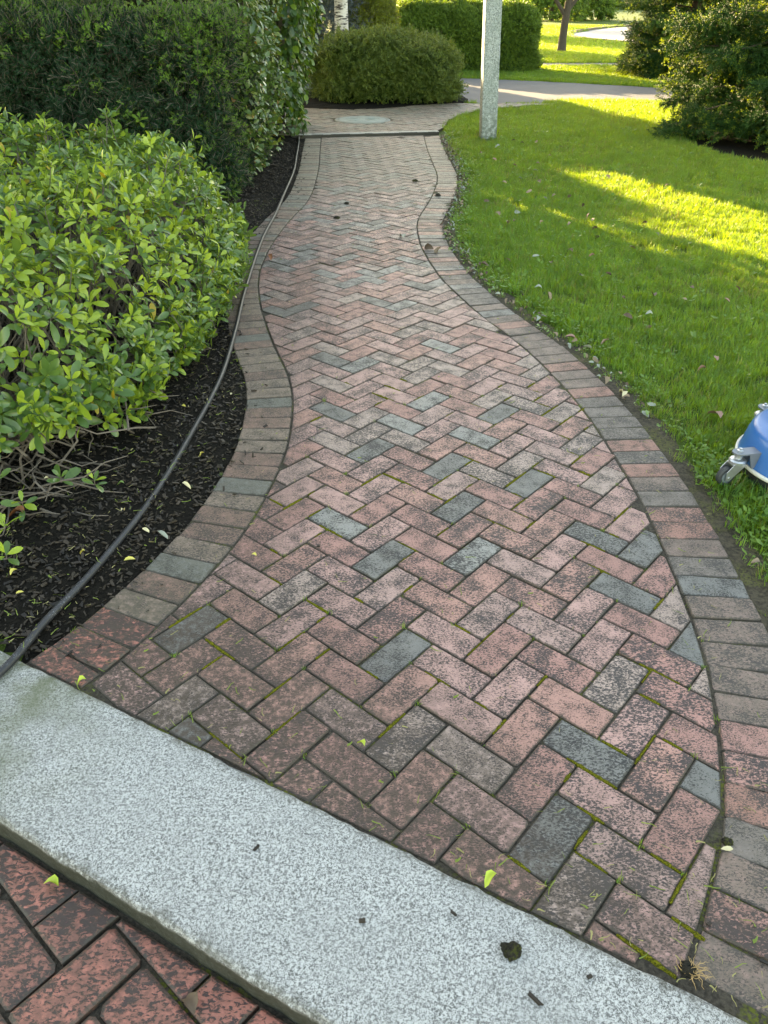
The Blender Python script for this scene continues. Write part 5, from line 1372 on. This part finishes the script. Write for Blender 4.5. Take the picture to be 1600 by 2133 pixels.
# single leaves
def dead_leaf(seed, mat, curl=.5):
    q = random.Random(seed); tv, tf = leaf_template(.26, .10, .3); tv = tv.copy()
    tv[:, 2] += curl * tv[:, 0] ** 2 * 3 + .25 * curl * np.sin(tv[:, 1] * 3 + q.random() * 2); tv[:, 0] += .15 * np.sin(tv[:, 1] * 4)
    tv[:, 2] -= tv[:, 2].min(); return raw_mesh("dead_leaf", tv, tf, [mat], None, True)
LM_ = {'tan': plain("dry_tan_leaf", (.24, .17, .11), .7), 'brown': plain("dry_brown_leaf", (.10, .065, .04), .7), 'pink': plain("dry_pinkish_leaf", (.30, .17, .13), .7), 'pale': plain("pale_leaf_back", (.26, .28, .22), .6),
       'yellow': plain("yellow_leaf", (.55, .47, .10), .5), 'lime': plain("lime_leaf", (.38, .46, .04), .45), 'rust': plain("rusty_leaf", (.22, .08, .03), .6), 'green': plain("green_leaf", (.14, .24, .05), .45), 'cream': plain("cream_leaf", (.60, .52, .30), .5)}
DLM = {k: [dead_leaf(i * 7 + j, m, .35 + .3 * j) for j in range(3)] for i, (k, m) in enumerate(LM_.items())}
def put_leaf(kind, x, y, z, s, label, group=None, name="fallen_leaf", rz=None, tilt=.25):
    o = bpy.data.objects.new(name, random.choice(DLM[kind])); o.location = (x, y, z); o.scale = (s, s, s)
    o.rotation_euler = (random.gauss(0, tilt), random.gauss(0, tilt), random.uniform(0, 6.28) if rz is None else rz); COL.objects.link(o); return tag(o, label, "leaf", group)
LEAF = [(1.577, 10.378), (1.658, 10.222), (1.812, 10.309), (1.053, 9.528), (1.16, 9.197), (1.326, 9.9), (1.813, 9.425), (2.039, 10.009), (1.588, 8.899), (1.359, 8.709), (1.481, 8.428), (1.285, 8.098), (1.104, 7.888), (1.464, 7.804), (1.526, 7.32), (1.619, 7.263), (1.261, 7.381), (0.847, 7.069), (1.408, 7.13), (1.635, 6.797), (2.18, 8.081), (2.019, 6.231), (2.629, 7.752), (0.914, 6.48), (0.94, 6.283), (1.005, 6.332), (1.075, 6.725), (1.206, 6.239), (1.407, 6.212), (1.607, 6.419), (1.617, 6.091), (1.545, 5.875), (1.63, 6.332), (1.72, 5.585), (2.011, 5.949), (1.296, 5.451), (0.996, 5.266), (0.803, 5.26), (1.423, 5.327), (1.119, 5.196), (1.225, 4.857), (1.43, 4.906), (0.947, 4.623), (0.946, 4.507), (1.849, 4.665), (1.742, 4.469), (1.573, 4.465), (1.415, 4.431), (1.986, 4.456), (2.131, 4.593), (1.491, 4.179), (1.336, 4.193), (1.435, 4.0), (1.142, 3.727), (1.022, 3.642), (0.97, 3.78), (1.531, 3.42), (1.632, 3.561), (0.62, 5.065), (0.605, 5.511)]
LLAB = {'tan': "curled tan leaf", 'brown': "dark brown leaf", 'pink': "pinkish dry leaf", 'pale': "pale grey-green leaf"}
def lawn_zone(x, y):
    if (Vector((x, y)) - Vector((1.3, 10.8))).length < 1.5: return "in the grass around the granite post foot"
    d_ = min((Vector((x, y)) - p).length for p in OUT_R)
    if d_ < .22: return "in the grass right against the brick edging"
    if y > 7.6: return "in the lawn between post and sunlit strip"
    if y > 5.6: return "in the lawn at the edge of the sunlit strip"
    if y > 4.3: return "in the shaded lawn where the path bends"
    return "in the near lawn beyond the blue machine"
for i, (x, y) in enumerate(LEAF):
    kd = random.choices(('tan', 'brown', 'pink', 'pale'), (.34, .3, .14, .22))[0]
    lb_ = "small " + LLAB[kd] + " lying " + lawn_zone(x, y)
    put_leaf(kd, x, y, .032 + .012 * random.random(), random.uniform(.036, .056) * (1 + .02 * y), lb_, lb_.replace("leaf", "leaves"), tilt=.5)
put_leaf('pink', 1.418, 2.92, .03, .075, "pinkish curled leaf in the grass beside the blue machine", rz=.3)
put_leaf('lime', .235, .892, .004, .034, "lime green leaf on a brick beside the granite step", rz=2.2)
put_leaf('lime', -.772, 1.423, .004, .03, "bright lime leaf at the left end of the granite step", rz=1.8)
put_leaf('brown', -.339, .652, LZ + .006, .055, "brown dry leaf on the red landing bricks", rz=.6)
put_leaf('lime', -.675, .895, LZ + .008, .035, "yellow-green sprig leaf on the landing against the step", rz=1.3)
put_leaf('pale', .128, 5.91, .005, .075, "flat pale green leaf in the middle of the path", rz=.2, tilt=.05)
put_leaf('rust', -.782, 5.294, .006, .06, "rust coloured leaf on the left edging", rz=.4)
put_leaf('cream', 1.071, 3.178, .008, .055, "cream curled leaf on the right edging")
put_leaf('tan', 1.025, 3.306, .008, .05, "tan leaf at the outer corner of the right edging")
put_leaf('yellow', -.409, 1.974, .004, .018, "tiny round yellow leaf on a pink brick")
put_leaf('yellow', -.813, 1.911, .02, .034, "yellow oval leaf on the mulch beside the hose")
put_leaf('cream', -.738, 2.376, .014, .036, "cream willow-shaped leaf at the mulch edge")
put_leaf('pale', -.748, 2.062, .02, .045, "whitish leaf curled at the foot of the left edging")
put_leaf('rust', -1.202, 2.125, .035, .06, "rust brown leaf under the low shrub shoots")
put_leaf('cream', .718, .955, .004, .028, "small cream leaf at the corner of the right edging")
put_leaf('tan', 1.165, 1.944, .012, .04, "tan leaf on soil between edging and grass")
put_leaf('brown', .347, 5.627, .006, .085, "dark brown curled leaf on the right edging joint", rz=1.0, tilt=.5)
put_leaf('tan', .41, 5.55, .006, .085, "tan curled leaf beside the dark one on the right edging", rz=2.0, tilt=.5)
put_leaf('lime', -.042, 1.216, .004, .026, "small green leaf sprig in the middle near bricks", rz=.7)
def bed_zone(x, y):
    h_ = min(hp, key=lambda p: (Vector((x, y)) - p).length); 
    if (Vector((x, y)) - h_).length < .10: return "close beside the hose"
    if x > h_.x: return "between hose and brick edging"
    return "near the low shrub shoots" if y < 2.3 else "under the shrub's edge"
for i in range(28):
    x, y = random.uniform(-1.35, -.66), random.uniform(1.5, 3.3)
    if not inside(bed_np, [x], [y])[0] or min((Vector((x, y)) - Vector(h_)).length for h_ in hp) < .045: continue
    kd = random.choices(('yellow', 'cream', 'green', 'tan'), (.35, .3, .25, .1))[0]
    put_leaf(kd, x, y, .034, random.uniform(.018, .036), "small %s leaf on the mulch %s" % (kd, bed_zone(x, y)), "%s leaves on the mulch %s" % (kd, bed_zone(x, y)))
LIT = [DLM[k][j] for k in ('tan', 'brown', 'pale', 'green') for j in range(3)]
lx, ly = [], []
for p in OUT_R:
    if 3 < p.y < 11:
        for k in range(4 if p.y > 5 else 2): lx.append(p.x + abs(random.gauss(.03, .05))); ly.append(p.y + random.uniform(-.03, .03))
lx, ly = np.array(lx), np.array(ly)
scatter("leaf_litter", np.stack([lx, ly, np.full(len(lx), .006)], 1), np.stack([rng.normal(0, .3, len(lx)), rng.normal(0, .3, len(lx)), rng.uniform(0, 6.28, len(lx))], 1), rng.uniform(.02, .042, len(lx)), rng.integers(0, 12, len(lx)), LIT, None, 'stuff', "dry leaf litter caught along the lawn edge of the path", "leaf litter")

# dirt clods, chips on the step, root tuft
M_dirt = soil_mat("wet_dirt", (.018, .016, .011), .5, 300, 1.0)
def clod(name, x, y, z, r_, label, cat="dirt clod", seed=1, group=None, flat=.55):
    bm = bmesh.new(); bmesh.ops.create_icosphere(bm, subdivisions=3, radius=1.0)
    for v in bm.verts:
        k = 1 + .45 * fbm((v.co.x * 1.6 + seed, v.co.y * 1.6, v.co.z * 1.6)) + .25 * fbm((v.co.x * 5 + seed, v.co.y * 5, v.co.z * 5)); v.co = Vector((v.co.x * r_ * k, v.co.y * r_ * k * .8, max(-.2, v.co.z) * r_ * k * flat))
    o = bm_obj(name, bm, M_dirt); o.location = (x, y, z); return tag(o, label, cat, group)
clod("dirt_clump", .247, .744, .006, .020, "wet black dirt clump on the granite step", seed=3, flat=.7)
clod("dirt_clod", -.403, 6.539, .006, .024, "dark clod on the far path, left of centre", seed=5)
clod("dirt_clod", -.348, 7.068, .006, .022, "smaller dark clod just beyond the left one on the far path", seed=6)
clod("dirt_clod", .281, 8.083, .006, .026, "dark clod at the right side of the far path", seed=7)
clod("dirt_clod", .468, 7.43, .006, .024, "dark clod on the right edging far up the path", seed=8)
clod("dirt_clod", .741, .977, .003, .012, "small dark dirt lump on the near right edging", seed=9)
for i, (x, y, L, w, a, lb_) in enumerate(((-.264, .952, .016, .006, .9, "small black bark chip on the left of the granite step"), (-.037, .80, .013, .009, .1, "square black bark chip in the middle of the step"), (.143, .815, .015, .005, -.7, "thin black bark chip right of the square one"),
                                   (.278, .661, .030, .007, -.75, "long black bark stick beside the dirt clump"), (.385, .70, .011, .006, .4, "tiny black chip right of the dirt clump on the step"), (-.215, 2.03, .012, .008, .2, "small grey chip lying on a pink brick"),
                                   (.64, .80, .010, .008, .5, "black bark crumb beside the root tuft"), (.72, .73, .022, .008, -.6, "black bark stick on the near right edging"))):
    o = bpy.data.objects.new("bark_chip", chip(60 + i, L, w, .004)); o.data.materials.append(M_chip); o.location = (x, y, .0068 if NS.x * x + NS.y * y < S_FAR else .004); o.rotation_euler = (0, 0, a); COL.objects.link(o); tag(o, lb_, "bark chip")
rt_o = empty("root_tuft", (.583, .704, 0), "tan root tuft in a dirt lump at the corner of step and bricks", "root tuft")
g_ = Geo(); q = random.Random(3)
for i in range(34):
    p = Vector((.583 + q.gauss(0, .008), .712 + q.gauss(0, .006), .004)); pts = [p]; an = q.uniform(0, 6.28)
    for k in range(4): an += q.gauss(0, .7); pts.append(pts[-1] + Vector((math.cos(an), math.sin(an), q.uniform(-.2, .6))) * .006)
    g_.tube(pts, [.0009, .0008, .0006, .0005, .0003], 3, cap=False)
g_.obj("roots", plain("tan_root", (.42, .27, .12), .7), rt_o)
bm = bmesh.new(); bmesh.ops.create_icosphere(bm, subdivisions=3, radius=1.0)
for v in bm.verts:
    k = 1 + .4 * fbm((v.co.x * 2, v.co.y * 2, v.co.z * 2 + 4)); v.co = Vector((.572 + v.co.x * .017 * k, .716 + v.co.y * .014 * k, .0 + max(-.2, v.co.z) * .012 * k))
bm_obj("soil_lump", bm, M_dirt, rt_o)
